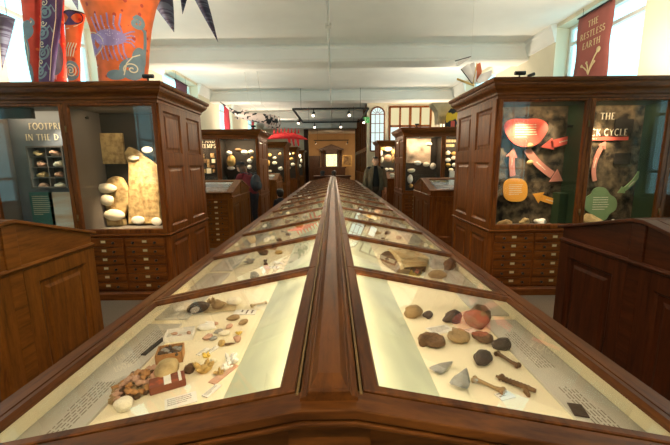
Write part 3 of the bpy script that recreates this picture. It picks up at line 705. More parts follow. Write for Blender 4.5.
# ================================================================== TALL DISPLAY CASES
def tall_case(s, xe, yf, label, drawers=6, D=1.2, L=None, knobs=True, lining='dark_grey'):
    L = L or (XW-xe-.12); HT = 2.42; dd = .56
    X = lambda a: s*(xe+a)
    t = thing('display_case', (s*(xe+L/2), yf+D/2, 0), label, 'display case')
    comp = [(0, 1.0), (1.0, 1.9), (1.9, L)]
    xa, xb = sorted((X(0), X(L)))
    body = MB()
    body.box(X(.0), X(L), yf+.0, yf+D, .10, .765)
    body.box(X(0), X(.05), yf, yf+D, .765, 2.22)                   # aisle end
    body.box(X(L-.03), X(L), yf, yf+D, .765, 2.22)
    body.box(X(.05), X(L-.03), yf+dd, yf+D, .765, 2.22)
    body.box(X(0), X(L), yf, yf+D, 2.20, 2.30)
    for a, b in comp[:-1]: body.box(X(b-.018), X(b+.018), yf+.02, yf+dd, .765, 2.22)
    body.obj('carcass', 'case_z', t)
    pl = MB(); pl.skirt(xa, xb, yf, yf+D, [(.0, .0), (.03, 0), (.03, .075), (.022, .085), (.012, .10), (0, .10)]); pl.obj('plinth', 'case_x', t)
    ws = MB(); ws.skirt(xa, xb, yf, yf+D, [(0, .752), (.012, .757), (.028, .768), (.03, .778), (.02, .786), (.0, .79)]); ws.obj('waist_moulding', 'case_x', t)
    co = MB(); co.skirt(xa, xb, yf, yf+D, [(0, 2.22), (.012, 2.225), (.014, 2.25), (.028, 2.262), (.03, 2.28), (.045, 2.30), (.075, 2.325), (.09, 2.35), (.092, 2.372), (.108, 2.38), (.115, 2.398), (.115, 2.418), (.10, 2.42)]); co.obj('cornice', 'case_x', t)
    # panelled aisle end
    n = V((-s, 0, 0)); u = YA; hw = D/2
    for k in range(2):
        for z0, z1 in ((.10, .752), (.79, 1.62), (1.62, 2.22)):
            p = MB(); w_ = hw
            p.frame((X(0), yf+k*hw, z0), u, ZA, n, w_, z1-z0, [(0, 0), (0, .02), (.085, .085, .07, .07, .02), (.095, .095, .08, .08, .012), (.105, .105, .09, .09, .004), (.125, .125, .11, .11, .004), (.15, .15, .135, .135, .013)], fill=True)
            p.obj('end_panel', 'case_z', t)
    # glazed doors, each with pane, lock and hinges
    for a, b in comp:
        w_ = b-a; fr = MB(); o0 = (X(a), yf, .79); uu = V((s, 0, 0))
        fr.frame(o0, uu, ZA, -YA, w_, 2.22-.79, [(.004, 0), (.004, .022), (.045, .045, .045, .022, .022), (.054, .054, .054, .03, .012), (.056, .056, .056, .032, -.01), (.004, -.01)])
        dr = fr.obj('glazed_door', 'case_z', t)
        g = MB(); g.box(X(a+.05), X(b-.05), yf-.004, yf+.0, .84, 2.195); g.obj('glass_pane', 'glass', dr)
        for z in (.98, 1.95): hg = MB(); hg.lathe((X(b-.012), yf-.026, z-.035), [(.008, 0), (.009, .035), (.008, .07)], 8); hg.obj('hinge', 'brass', dr)
    # linings of the compartments
    ln = MB(); ln.box(X(.052), X(L-.032), yf+.02, yf+dd, .765, .80); ln.obj('base_board', 'mid_grey', t)
    ln = MB()
    for a, b in comp:
        for e in ((a+.05 if a == 0 else a+.018), (b-.018 if b < L else L-.03)):
            q = 1 if e < (a+b)/2 else -1; ln.box(X(e), X(e+q*.006), yf+.03, yf+dd, .80, 2.19)
    ln.box(X(.05), X(L-.03), yf+.03, yf+dd, 2.188, 2.2); ln.obj('side_lining', lining, t)
    # specimen drawers
    if drawers:
        wds = [(.055, .495), (.525, .965), (1.03, 1.44), (1.47, 1.88), (1.94, 2.3), (2.33, 2.68)][:drawers]
        rows = 6; z0, z1 = .115, .742; hh = (z1-z0)/rows
        dfront = None
        for (a, b) in wds:
            for r in range(rows):
                z = z0+hh*r
                m_ = MB(); m_.box(X(a), X(b), yf-.018, yf+.01, z+.004, z+hh-.004); d = m_.obj('drawer', 'case_x', t, .004)
                if knobs:
                    for q in (.22, .78):
                        k_ = MB(); k_.lathe((X(a+(b-a)*q), yf-.018, z+hh*.5), [(.007, 0), (.006, -.012), (.013, -.018), (.015, -.026), (.010, -.033), (.003, -.035)], 8, axis='y'); k_.obj('knob', 'knob', d)
                    k_ = MB(); c = (a+b)/2; k_.box(X(c-.03), X(c+.03), yf-.0205, yf-.017, z+hh*.42, z+hh*.78, 0); k_.box(X(c-.024), X(c+.024), yf-.022, yf-.02, z+hh*.48, z+hh*.72, 1); k_.obj('label_holder', ['brass', 'card'], d)
        for z in (.10, .742):
            pass
    return t
XL, XR = 1.88, 1.80
tall_case(-1, XL, 3.90, 'near left tall glazed case with footprint display and six rows of drawers', lining='mid_grey')
tall_case(1, XR, 3.90, 'near right tall glazed case with coloured arrows and blobs display', lining='bottle')
tall_case(-1, XL, 8.94, 'second tall glazed case on left, behind person with backpack', 3)
tall_case(1, XR, 8.94, 'second tall glazed case on right, with cloudy grey picture inside', 3)
tall_case(-1, XL, 13.9, 'third tall glazed case on left, below the scarlet spiky creature', 0)
tall_case(1, XR, 13.75, 'third tall glazed case on right, behind man in open jacket', 0)
tall_case(-1, XL, 18.1, 'fourth tall glazed case on left, second from the far end', 0)
tall_case(-1, XL, 22.3, 'farthest tall glazed case on left, beside dark opening', 0)

# ---- contents of the near left case
YP = 4.18
def panel(name, x0, x1, y, z0, z1, m, label, th=.02, cat='display panel'):
    t = thing(name, ((x0+x1)/2, y, z0), label, cat); mb = MB(); mb.box(x0, x1, y, y+th, z0, z1); mb.obj('panel_board', m, t); return t
t = panel('exhibit_board', -3.76, -2.905, YP, .80, 2.19, 'slate', 'slate-blue panel with cream footprints heading, left compartment of near left case')
mb = MB()
o = at_y(29, 129.5, YP-.004); e = at_y(62, 129.5, YP); h = .071
lettering(mb, 'FOOTPRIN', o, XA, ZA, -YA, h)
o = at_y(26, 140.5, YP-.004); lettering(mb, 'IN THE D', o, XA, ZA, -YA, h); mb.obj('lettering', 'pale_ink', t)
p0, p1 = at_y(37.5, 188, YP-.03), at_y(67, 146, YP-.03); w_, h_ = p1.x-p0.x, p1.z-p0.z
tr = thing('specimen_rack', (p0.x+w_/2, YP-.03, p0.z), 'dark grey rack of eight pigeonholes holding footprint casts', 'rack')
mb = MB(); mb.box(p0.x, p1.x, YP-.012, YP-.001, p0.z, p1.z); mb.obj('back_board', 'dark_grey', tr)
mb = MB(); mb.frame((p0.x, YP-.01, p0.z), XA, ZA, -YA, w_, h_, [(0, 0), (0, .10), (.018, .10), (.018, 0)])
mb.box(p0.x+w_/2-.006, p0.x+w_/2+.006, YP-.09, YP-.01, p0.z, p1.z)
for k in (1, 2, 3): mb.box(p0.x, p1.x, YP-.09, YP-.01, p0.z+h_*k/4-.006, p0.z+h_*k/4+.006)
mb.obj('rack_frame', 'mid_grey', tr)
for r in range(4):
    for c in range(2):
        specimen('rock', ('stone', 'pink_stone', 'pink_stone', 'pale_stone', 'stone', 'pink_stone', 'pink_stone', 'pale_stone')[r*2+c], .055, (p0.x+w_*(.27+.47*c), YP-.06, p0.z+h_*(3-r)/4+.008), R.uniform(0, 6),
                 'footprint cast in %s row down, %s column of the dark grey rack' % (ORD[r], ('left', 'right')[c]), 'footprint casts in the rack', 30+r)
p0, p1 = at_y(33, 220, YP-.02), at_y(51.5, 192, YP-.02)
t = panel('text_board', p0.x, p1.x, YP-.02, .80, p1.z, 'teal', 'teal green text panel below dark rack in near left case', .015)
mb = MB(); print_lines(mb, (p0.x+.03, YP-.021, p1.z-.05), XA, ZA, -YA, (p1.x-p0.x)-.06, 10, .024, .008, seed=3); mb.obj('printed_text', 'pale_ink', t)
p0, p1 = at_y(52.5, 222, YP-.02), at_y(74, 192, YP-.02)
panel('desert_picture', p0.x, min(p1.x, -2.9), YP-.02, .80, p1.z, 'desert', 'pale desert photograph beside the teal text panel', .015, 'picture')
mb = MB(); mb.box(-3.78, -3.28, 3.96, 4.0, 2.08, 2.186); one(mb, 'lighting_pelmet', 'black_panel', 'dark blue-black pelmet at top of near left case', 'pelmet')
# right compartment
YB = 4.45
panel('exhibit_board', -2.86, -1.935, YB-.012, .80, 2.19, 'dark_grey', 'plain dark grey back panel behind footprint slabs, near left case', .01)
panel('stone_relief', *(lambda a, b: (a.x, b.x, YB-.05, a.z, b.z))(at_y(102, 164, YB-.05), at_y(121.5, 133, YB-.05)), 'stone', 'rectangular buff stone relief hung at top of near left case', .035, 'slab')
YQ = 4.30
def blob3(name, pts, y, th, m, label, cat, bevel=.012):
    P = [at_y(px, py, y) for px, py in pts]; mb = MB(); mb.prism(P, (0, th, 0)); c = V((sum(p.x for p in P)/len(P), y, min(p.z for p in P)))
    return one(mb, name, m, label, cat, None, bevel, c)
sl = blob3('footprint_slab', [(128, 224), (128, 165), (123.5, 153), (128, 146.5), (136, 150), (157, 166), (160.5, 224)], YQ+.06, .06, 'stone', 'tall tapering buff footprint slab standing at right of near left case', 'slab')
for k, (px, py, a, b) in enumerate(((147, 150, 5.5, 3.2), (156.5, 221.5, 5.5, 4.2), (138, 220, 7, 4.2), (133.5, 158, 5.5, 2.5))):  # plain pale ovals set on the slab face
    p = at_y(px, py, YQ+.045); q = YQ/F; mb = MB(); mb.ball(p, (a*q, .012, b*q), 0, 16, 10)
    one(mb, 'number_disc', 'white_stone' if k < 3 else 'pale_stone', ('white oval disc at upper right of the tall footprint slab', 'white oval disc at lower right corner of the tall footprint slab', 'white oval disc at lower left of the tall footprint slab', 'cream oval disc at upper left of the tall footprint slab')[k], 'disc', loc=p)
p = at_y(114, 221, YQ); t = thing('footprint_cast', (p.x, YQ+.05, .80), 'three-toed footprint cast with bright pale toes, near left case', 'cast')
mb = MB(); P = [at_y(px, py, YQ+.04) for px, py in ((106, 219), (104, 200), (103, 186), (107, 179), (113, 176), (120, 178), (127, 190), (127.5, 205), (122, 219))]; mb.prism(P, (0, .09, 0)); mb.prism([(P[0].x, YQ+.03, .80), (P[-1].x, YQ+.03, .80), (P[-1].x, YQ+.03, P[-1].z+.01), (P[0].x, YQ+.03, P[0].z+.01)], (0, .12, 0)); mb.obj('cast_block', 'stone', t, .02)
for px, py, a, b in ((106, 188.5, 10.5, 5), (107, 200, 6.5, 6.2), (114, 215, 10.5, 5.8)):
    mb = MB(); c = at_y(px, py, YQ); q = YQ/F; mb.ball(c, (a*q, .05, b*q), 0, 18, 12, .05, int(px)); mb.obj('toe', 'pale_stone', t)
mb = MB(); p0, p1 = at_y(82, 181, 4.38), at_y(96, 162, 4.38); mb.box(p0.x, p1.x, 4.36, 4.42, .802, p1.z); one(mb, 'stone_block', 'dark_stone', 'small dark stone block at left of three-toed cast', 'stone', None, .008)
mb = MB(); mb.box(*sorted((at_y(82, 0, 4.3).x, at_y(103, 0, 4.3).x)), 4.22, 4.40, .80, .985) if False else None
mb = MB(); p = at_y(82, 118, 4.2); mb.lathe((p.x, 4.19, p.z), [(.012, 0), (.014, .06), (.02, .075)], 10, axis='x'); mb.tube([(p.x, 4.19, p.z), (p.x, 4.19, 2.2)], .005, 6)
one(mb, 'case_spotlight', 'dark', 'small black spotlight inside top of near left case', 'spotlight')

# ---- contents of the near right case: the rock cycle
YB = 4.23; YF = 4.21
panel('exhibit_board', 1.855, 2.78, YB-.015, .80, 2.19, 'rockface', 'dark rock-textured back panel behind coral-red board, near right case', .012)
t = panel('exhibit_board', 2.822, 3.69, YB-.015, .80, 2.19, 'rockface', 'dark rock-textured back panel with cream rock cycle heading', .012)
mb = MB(); hh = .105
o = at_y(600, 119.5, YF-.02); lettering(mb, 'THE', o, XA, ZA, -YA, .074)
wdt = text_width('ROCK CYCLE'); x1 = at_y(627.5, 137, YF-.02); sz = .074
o = V((x1.x-wdt*sz, YF-.02, at_y(610, 135.5, YF-.02).z)); lettering(mb, 'ROCK CYCLE', o, XA, ZA, -YA, sz); mb.obj('lettering', 'pale_ink', t)
mb = MB(); p0, p1 = at_y(590, 139, YF), at_y(628, 135.5, YF); 
mb.box(2.83, p1.x, YF-.012, YF+.008, at_y(600, 140.5, YF).z, at_y(600, 137, YF).z); o = mb.obj('heading_stripe', 'coral_red', t)
mb = MB(); print_lines(mb, (2.86, YF-.012, at_y(600, 138.8, YF).z), XA, ZA, -YA, p1.x-2.9, 1, .02, .012, seed=4); mb.obj('printed_text', 'pale_ink', o)
def sblob(cx, cy, a, b, sh, y): # smooth closed outline in pixels -> points at depth y
    out = []
    for k in range(36):
        q = 2*PI*k/36; f = sh(q); out.append(at_y(cx+a*f*math.cos(q), cy-b*f*math.sin(q), y))
    return out
def blobpanel(cx, cy, a, b, sh, m, label, seed):
    P = sblob(cx, cy, a, b, sh, YF-.06); c = V((sum(p.x for p in P)/36, YF-.06, sum(p.z for p in P)/36))
    t = thing('story_board', c, label, 'display panel'); mb = MB(); mb.prism(P, (0, .018, 0)); mb.obj('panel_board', m, t)
    mb = MB(); q = YF/F
    for z in (-.3, .3): mb.box(c.x+z*a*q-.008, c.x+z*a*q+.008, YF-.05, YF+.004, c.z-.008, c.z+.008)
    mb.obj('standoff', 'grey_metal', t)
    mb = MB(); print_lines(mb, (c.x-a*q*.5, YF-.06, c.z+b*q*.42), XA, ZA, -YA, a*q*1.05, 6, b*q*.15, b*q*.05, seed=seed); mb.obj('printed_text', 'pale_ink', t); return t
blobpanel(526, 131.5, 21, 15, lambda q: 1-.03*math.cos(4*q)+.10*math.sin(3*q)+.03*math.cos(2*q), 'coral_red', 'coral-red rounded triangular story panel at top of near right case', 1)
blobpanel(515.5, 190, 12.7, 12.3, lambda q: 1+.045*math.cos(4*q+PI), 'amber', 'amber rounded story panel low in near right case', 2)
blobpanel(600.5, 204, 15.5, 15.8, lambda q: 1+.10*math.cos(4*q)-.03*math.cos(8*q), 'sage', 'sage green diamond-shaped story panel in near right case', 3)
def arrow(pts, w, m, label, head=2.0):
    P = [at_y(px, py, YF-.03) for px, py in pts]; q = YF/F; mb = MB()
    L_, Rr = [], []
    for i, p in enumerate(P[:-1]):
        if i and (p-P[-1]).length < w*q*1.2: continue
        d = (P[i+1]-P[max(i-1, 0)]).normalized(); nrm = V((-d.z, 0, d.x)); L_.append(p+nrm*w*q/2); Rr.append(p-nrm*w*q/2)
    for i in range(len(L_)-1): mb.prism([L_[i], L_[i+1], Rr[i+1], Rr[i]], (0, .012, 0))
    d = (P[-1]-P[-3] if len(P) > 4 else P[-1]-P[-2]).normalized(); nrm = V((-d.z, 0, d.x)); b = P[-1]-d*w*q*1.6
    mb.prism([b+nrm*w*q*head/2, P[-1], b-nrm*w*q*head/2], (0, .012, 0))
    c = sum((p for p in P), V((0, 0, 0)))/len(P); t = thing('cycle_arrow', c, label, 'arrow'); mb.obj('arrow_board', m, t)
    k = len(P)//2; d = (P[k]-P[k-1]).normalized(); mb = MB(); l = (P[-2]-P[0]).length*.45
    print_lines(mb, P[k]-d*l/2-V((0, .0005, 0)), d, V((-d.z, 0, d.x)), -YA, l, 1, .02, .010, seed=k); mb.obj('printed_text', 'pale_ink', t)
def bez(a, b, c, n=9): return [((1-t)**2*a[0]+2*t*(1-t)*b[0]+t*t*c[0], (1-t)**2*a[1]+2*t*(1-t)*b[1]+t*t*c[1]) for t in (k/n for k in range(n+1))]
arrow(bez((513, 176), (510.5, 160), (514, 148)), 5.5, 'pink_arrow', 'dusty pink arrow rising from amber panel to coral-red panel')
arrow(bez((527, 149), (538, 168), (563, 181)), 7, 'pink_arrow', 'dusty pink arrow curving down right from the coral-red panel')
arrow(bez((563, 203), (550, 202), (533, 194)), 6, 'amber', 'orange arrow pointing left to the amber panel')
arrow(bez((583, 136), (565, 141), (541, 147)), 7.5, 'coral_red', 'red-pink arrow sloping down left to the coral-red panel', 1.5)
arrow(bez((595, 181), (590, 163), (606, 141)), 4.2, 'pink_arrow', 'dusty pink arrow rising from the green diamond panel')
arrow(bez((640, 172), (633, 186), (618, 193)), 4.0, 'sage', 'pale green arrow curving down to the green diamond panel')
mb = MB(); p0, p1 = at_y(556, 225, 4.08), at_y(575, 193, 4.08); mb.box(p0.x, min(p1.x, 2.77), 4.06, 4.20, .80, p1.z); one(mb, 'display_plinth', 'bottle', 'bottle-green plinth block at right of the amber panel', 'plinth', None, .004)
mb = MB(); p0, p1 = at_y(635, 218, 4.18), at_y(645, 186, 4.18); mb.box(p0.x, p1.x, 4.175, 4.195, .80, p1.z); one(mb, 'upright_board', 'lime', 'narrow yellow-green upright panel in near right case', 'display panel')
mb = MB(); p0, p1 = at_y(647, 218, 4.14), at_y(664, 190, 4.14); mb.box(p0.x, p1.x, 4.12, 4.20, .80, p1.z); one(mb, 'display_plinth', 'bottle', 'bottle-green plinth block beside yellow-green upright panel', 'plinth', None, .004)
for k, (px0, py0, px1, py1) in enumerate(((614, 133, 634, 119), (614, 164, 631, 153))):
    p0, p1 = at_y(px0, py0, 4.20), at_y(px1, py1, 4.20); mb = MB(); mb.box(p0.x, p1.x, 4.196, 4.213, p0.z, p1.z); one(mb, 'photograph', 'black_panel', ('dark photograph behind rock cycle heading', 'small dark photograph below rock cycle heading')[k], 'photograph')
for k, (px, py, w, m_) in enumerate(((505, 222, 12, 'tan_stone'), (524, 220, 12, 'stone'), (541, 219.5, 13, 'white_stone'), (590, 218, 18, 'stone'), (613, 211.5, 9, 'pale_stone'))):
    r_ = w/2*4.05/F; specimen('rock', m_, r_, (at_y(px, py, 4.06).x, 4.05, .80 if k < 4 else .80), k, ('small tan rock at left end of near right case floor', 'buff rock in middle of amber panel compartment floor', 'white rock beside the bottle-green plinth', 'buff rock below green diamond panel', 'small cream rock right of green diamond panel')[k], None, 40+k)
mb = MB(); p = at_y(573, 126, 4.12); mb.lathe((p.x, 4.12, p.z), [(.014, 0), (.016, -.05), (.022, -.07)], 10, axis='x'); mb.tube([(p.x, 4.12, p.z), (p.x, 4.12, 2.2)], .005, 6)
one(mb, 'case_spotlight', 'dark', 'small black spotlight inside top of near right case', 'spotlight')
for k, (px, py) in enumerate(((530, 145.5), (530, 162.5))):
    p = at_y(px, py, YF-.05); mb = MB(); mb.ball(p, (.04, .02, .032), 0, 14, 9, .1, k); mb.box(p.x-.006, p.x+.006, p.y, YF+.004, p.z-.006, p.z+.006)
    one(mb, 'mineral_sample', 'stone', ('buff mineral mounted just under the coral-red panel', 'buff mineral mounted on panel lower down beside pink arrow')[k], 'mineral')

# ---- contents of the second cases and beyond
def oval(px, py, y, a, b, m, label, cat='specimen', group=None, th=.04, name='mounted_specimen', back=None):
    p = at_y(px, py, y); q = y/F; mb = MB(); mb.ball(p, (a*q, th, b*q), 0, 14, 9, .08, int(px*7+py))
    if back: mb.tube([(p.x, y, p.z), (p.x, back, p.z)], .006, 6)
    return one(mb, name, m, label, cat, group, loc=p)
yb = 8.94+.55
panel('exhibit_board', -2.86, -1.935, yb-.012, .80, 2.19, 'dark_grey', 'plain dark back panel behind golden specimens, second left case', .01)
t = panel('exhibit_board', -3.76, -2.905, yb-.012, .80, 2.19, 'black_panel', 'black back panel with faint cream heading, second left case', .01)
mb = MB(); lettering(mb, 'S AND', at_y(201, 143, yb-.016), XA, ZA, -YA, .10); lettering(mb, 'TEMPS', at_y(201.5, 148, yb-.016), XA, ZA, -YA, .10); mb.obj('lettering', 'pale_ink', t)
def shelfbracket(): pass
ys = 9.2
for k, (px, py, a, b, m_, lb) in enumerate((
    (229, 153, 3.2, 2.0, 'white_stone', 'bright white oval specimen at upper left of second left case'),
    (244.5, 152.5, 3.4, 2.2, 'pale_stone', 'cream oval specimen at top middle of second left case'),
    (251, 152, 2.8, 2.0, 'pale_stone', 'cream oval specimen at upper right of second left case'),
    (249.5, 161, 2.6, 2.0, 'white_stone', 'white rounded specimen at right edge, second left case'),
    (249.5, 167, 2.4, 1.8, 'white_stone', 'white rounded specimen behind person with backpack'),
    (231, 168, 3.6, 1.9, 'white_stone', 'white flat specimen below the golden block'),
    (238, 150, 3.4, 1.6, 'brown_stone', 'brown specimen at top of second left case'),
    (252, 158, 2, 1.6, 'gold_stone', 'small golden specimen at right of second left case'))):
    oval(px, py, ys, a, b, m_, lb, back=yb-.01)
p = at_y(231.5, 160.5, ys); mb = MB(); mb.ball(p, (.12, .08, .16), 0, 16, 12, .12, 5); mb.box(p.x-.02, p.x+.02, ys, yb, p.z-.02, p.z+.02); one(mb, 'golden_block', 'gold_stone', 'large glowing golden block at left of second left case', 'rock', loc=p)
for k, (px, py, w, h, m_) in enumerate(((203, 156, 2, 4, 'tan_stone'), (205.5, 161, 4.5, 4, 'brown_stone'), (212.5, 155.5, 4, 4.5, 'tan_stone'), (213.5, 161, 3.4, 4, 'pale_stone'), (208.5, 163.5, 2.6, 8, 'tan_stone'), (213, 166.5, 4, 3, 'brown_stone'), (204.5, 171, 2.4, 4, 'gold_stone'), (209, 171, 4.4, 5, 'pale_stone'), (214, 171, 2.2, 3.4, 'tan_stone'))):
    p = at_y(px, py, yb-.04); q = yb/F; mb = MB(); mb.box(p.x-w*q/2, p.x+w*q/2, yb-.06, yb-.011, p.z-h*q/2, p.z+h*q/2)
    one(mb, 'fossil_block', m_, 'small fossil block on black panel, %s from top in second left case' % ORD[k], 'fossil', None, .01)
mb = MB(); p = at_y(209, 176.5, ys); mb.box(-3.72, -2.95, 9.05, 9.3, .80, .88); one(mb, 'light_box', 'white', 'white sill board at bottom of second left case', 'board')
# second right case
t = panel('cloud_picture', *(lambda a, b: (a.x, b.x, yb-.02, a.z, b.z))(at_y(406, 163, yb), at_y(431, 137, yb)), 'cloudy', 'cloudy grey picture at back of second right case', .012, 'picture')
panel('exhibit_board', 1.855, 2.78, yb-.006, .80, 2.19, 'dark_grey', 'dark back panel of second right case, left compartment', .006)
t = panel('exhibit_board', 2.83, 3.69, yb-.012, .80, 2.19, 'dark_grey', 'dark back panel with two yellow heading lines, second right case', .01)
mb = MB(); print_lines(mb, at_y(446.5, 141, yb-.014), XA, ZA, -YA, .34, 2, .12, .07, seed=9); mb.obj('printed_text', 'card', t)
for k, (px, py, a, b, m_, lb) in enumerate((
    (417.5, 163, 3.6, 2.3, 'white_stone', 'bright oval specimen at left of row, second right case'), (426.5, 164.5, 3.6, 2.3, 'pale_stone', 'bright oval specimen in middle of row, second right case'),
    (433, 166, 3.1, 3.1, 'white_stone', 'bright squarish specimen at right of row, second right case'), (411, 170.5, 3.8, 2.0, 'pale_stone', 'pale flat specimen lower left in second right case'),
    (429, 144, 3.2, 1.7, 'pale_stone', 'small bright oval specimen over the cloudy picture'), (410, 179, 2.8, 4.5, 'white_stone', 'tall white specimen at foot of second right case'),
    (411, 186, 2.2, 2.0, 'gold_stone', 'small golden specimen at bottom left, second right case'))):
    oval(px, py, ys, a, b, m_, lb, back=yb-.01)
for k, (px, py) in enumerate(((448, 153), (454, 153.5), (448, 160), (454, 158), (448, 165), (454.5, 165), (451, 170))):
    oval(px, py, yb-.06, 2.6, 2.0, ('pale_stone', 'gold_stone', 'white_stone')[k % 3], 'pale specimen on dark panel, %s from top in second right case' % ORD[k], back=yb-.01)
mb = MB(); p0, p1 = at_y(449, 177, 9.2), at_y(457, 171, 9.2); mb.box(p0.x, p1.x, 9.15, 9.2, .80, p1.z); one(mb, 'small_sign', 'white', 'small bright white sign at bottom of second right case', 'sign')
# third case on the right, fourth and others on the left
def fill_case(pts, yf, xa, xb, side, which, m0='dark_grey'):
    panel('exhibit_board', min(xa, xb), max(xa, xb), yf+.54, .80, 2.19, m0, 'back panel of %s' % which, .012)
    for k, (px, py, a, b, m_) in enumerate(pts):
        oval(px, py, yf+.35, a, b, m_, '%s specimen in %s, %s from its top' % (word.get(m_, 'buff'), which, ORD[k]), back=yf+.545)
fill_case([(383, 148.5, 3, 2, 'gold_stone'), (388, 149, 3.4, 2.4, 'pale_stone'), (381, 153, 1.6, 3, 'white_stone'), (393, 152, 1.6, 3, 'gold_stone'), (388, 158, 4, 3.4, 'pink_stone'), (382, 160, 1.6, 3, 'pale_stone'), (393, 159, 1.6, 4, 'tan_stone'), (386, 169.5, 2.4, 1.5, 'white_stone'), (391, 169.5, 2.4, 1.3, 'pale_stone'), (392, 175, 2.6, 2, 'white_stone')], 13.75, 1.86, 2.78, 1, 'third tall case on right', 'mid_grey')
fill_case([(269.5, 155, 2.2, 1.6, 'gold_stone'), (274.5, 158, 2, 1.4, 'pale_stone'), (280, 154, 1.6, 1.4, 'tan_stone'), (274.5, 163, 2.6, 1.6, 'pale_stone'), (268.5, 163, 1.5, 3, 'gold_stone'), (280.5, 168.5, 2.6, 1.8, 'white_stone'), (270, 171, 1.8, 1.2, 'pale_stone'), (272, 175.5, 5, 1.1, 'white_stone')], 13.9, -2.86, -1.93, -1, 'third tall case on left')
fill_case([(289, 154, 1.6, 1.1, 'pale_stone'), (293.5, 153.5, 1.4, 1.1, 'gold_stone'), (291, 159, 2.1, 1.4, 'gold_stone'), (293, 164.5, 2.2, 1.4, 'white_stone'), (289, 168, 1.5, 1.4, 'pale_stone')], 18.1, -2.86, -1.93, -1, 'fourth tall case on left')
fill_case([(300, 156, 1.3, 2.2, 'white_stone'), (301.5, 161, 1.2, 2, 'pale_stone'), (300, 166, 1.4, 1.6, 'white_stone')], 22.3, -2.86, -1.93, -1, 'farthest tall case on left')

# ================================================================== SLOPE-TOPPED DESKS BETWEEN THE CASES
def slope_desk(s, xe, yc, label, w, L=2.3, hd=.70, drawers=False, zr=1.25, ze=1.05):
    X = lambda a: s*(xe+a); wx, wy, wz = w+'_x', w+'_y', w+'_z'
    t = thing('desk_case', (s*(xe+L/2), yc, 0), label, 'desk case')
    sl = (zr-ze)/(hd-.03)
    b = MB(); y0, y1 = yc-hd+.03, yc+hd-.03
    b.box(X(.03), X(L), y0+.02, y1-.02, 0, .09); b.box(X(.02), X(L), y0, y1, .09, .945)
    for sy in (-1, 1): b.box(X(.03), X(L), yc+sy*(hd-.03), yc+sy*(hd-.055), .945, ze-.02)
    b.box(X(L-.03), X(L), y0, y1, .945, ze-.01)
    b.obj('carcass', wz, t)
    pl = MB(); xa, xb = sorted((X(0), X(L))); pl.skirt(xa, xb, y0, y1, [(0, 0), (.018, 0), (.018, .075), (.008, .09), (0, .09)]); pl.obj('plinth', wx, t)
    g = MB(); P = [(X(0), y0-.0, .945), (X(0), y1, .945), (X(0), y1, ze-.012), (X(0), yc+.03, zr-.012), (X(0), yc-.03, zr-.012), (X(0), y0, ze-.012)]
    g.prism(P, (s*.03, 0, 0)); 
    g.box(X(-.012), X(.02), yc-.045, yc+.045, .09, zr-.03)
    g.obj('gable', wy, t, .003)
    mo = MB(); n = V((-s, 0, 0))
    mo.prism([(X(0), y0, .935), (X(-.02), y0-.0, .94), (X(-.026), y0, .955), (X(-.012), y0, .965), (X(0), y0, .967)], (0, y1-y0, 0)); mo.obj('gable_moulding', wy, t)
    for k in range(2):
        p = MB(); a, bb = (y0, yc-.045) if k == 0 else (yc+.045, y1)
        p.frame((X(.0), a, .09), YA, ZA, n, bb-a, .845, [(0, -.02), (0, .012), (.10, .012), (.11, .006), (.118, -.004), (.15, -.004), (.172, .004)], fill=True); p.obj('gable_panel', wz, t)
    c = MB()                                                       # coping that follows the slopes over the gable
    P = [(X(-.028), yc-hd, ze), (X(-.028), yc-.035, zr), (X(-.028), yc+.035, zr), (X(-.028), yc+hd, ze)]
    c.prism(P+[(p[0], p[1], p[2]-.022) for p in reversed(P)], (s*.085, 0, 0)); c.obj('gable_coping', wy, t, .004)
    r = MB(); r.box(X(.03), X(L), yc-.035, yc+.035, zr-.025, zr+.002); r.obj('ridge_board', wx, t, .003)
    ln = MB(); ln.box(X(.03), X(L-.03), yc-hd+.06, yc+hd-.06, .946, .955); ln.obj('lining', 'linen', t)
    for sy in (-1, 1):                                             # two lids on each slope
        u = V((s, 0, 0)); v = V((0, -sy*(hd-.035), zr-ze)).normalized(); nn = V((0, sy*(zr-ze), hd-.035)).normalized()
        H = math.hypot(hd-.035, zr-ze)
        for k in range(2):
            a = .06+k*(L-.08)/2; wd = (L-.08)/2-.006; f = MB(); o0 = V((X(a), yc+sy*hd, ze))
            f.frame(o0, u, v, nn, wd, H, [(0, -.025), (0, 0), (.05, 0), (.058, -.01), (.058, -.025), (0, -.025)]); lid = f.obj('lid_frame', wx, t)
            q = MB(); q.obox(o0+u*wd/2+v*H/2-nn*.014, u, v, nn, wd-.1, H-.1, .004); q.obj('glass_pane', 'glass', lid)
    if drawers:
        for ci in range(5):
            a = .09+ci*.44
            for r_ in range(8):
                z = .11+r_*.102; d = MB(); d.box(X(a), X(a+.42), y0-.016, y0+.01, z+.003, z+.099); do = d.obj('drawer', wx, t, .003)
                for q in (.25, .75):
                    k_ = MB(); k_.lathe((X(a+.42*q), y0-.016, z+.05), [(.006, 0), (.006, -.01), (.013, -.016), (.013, -.024), (.004, -.03)], 8, axis='y'); k_.obj('knob', 'knob', do)
                k_ = MB(); k_.box(X(a+.18), X(a+.24), y0-.0185, y0-.015, z+.035, z+.065); k_.obj('label_holder', 'card', do)
    else:
        for k in range(3):
            wd = (L-.06)/3; p = MB(); xs = sorted((X(.03+k*wd), X(.03+(k+1)*wd)))
            p.frame((xs[0], y0, .09), XA, ZA, -YA, wd, .84, [(0, -.01), (0, .014), (.075, .014), (.085, .006), (.095, -.003), (.13, -.003), (.15, .005)], fill=True); d = p.obj('front_panel', wz, t)
            if k == 0:
                h = MB(); h.lathe((X(.03+.78*wd), y0-.006, .40), [(.008, 0), (.008, -.014), (.018, -.02), (.018, -.03), (.006, -.036)], 10, axis='y'); h.obj('knob', 'knob', d)
    return t
slope_desk(-1, 1.88, 1.98, 'near left orange-brown sloping desk case with panelled gable end', 'pale')
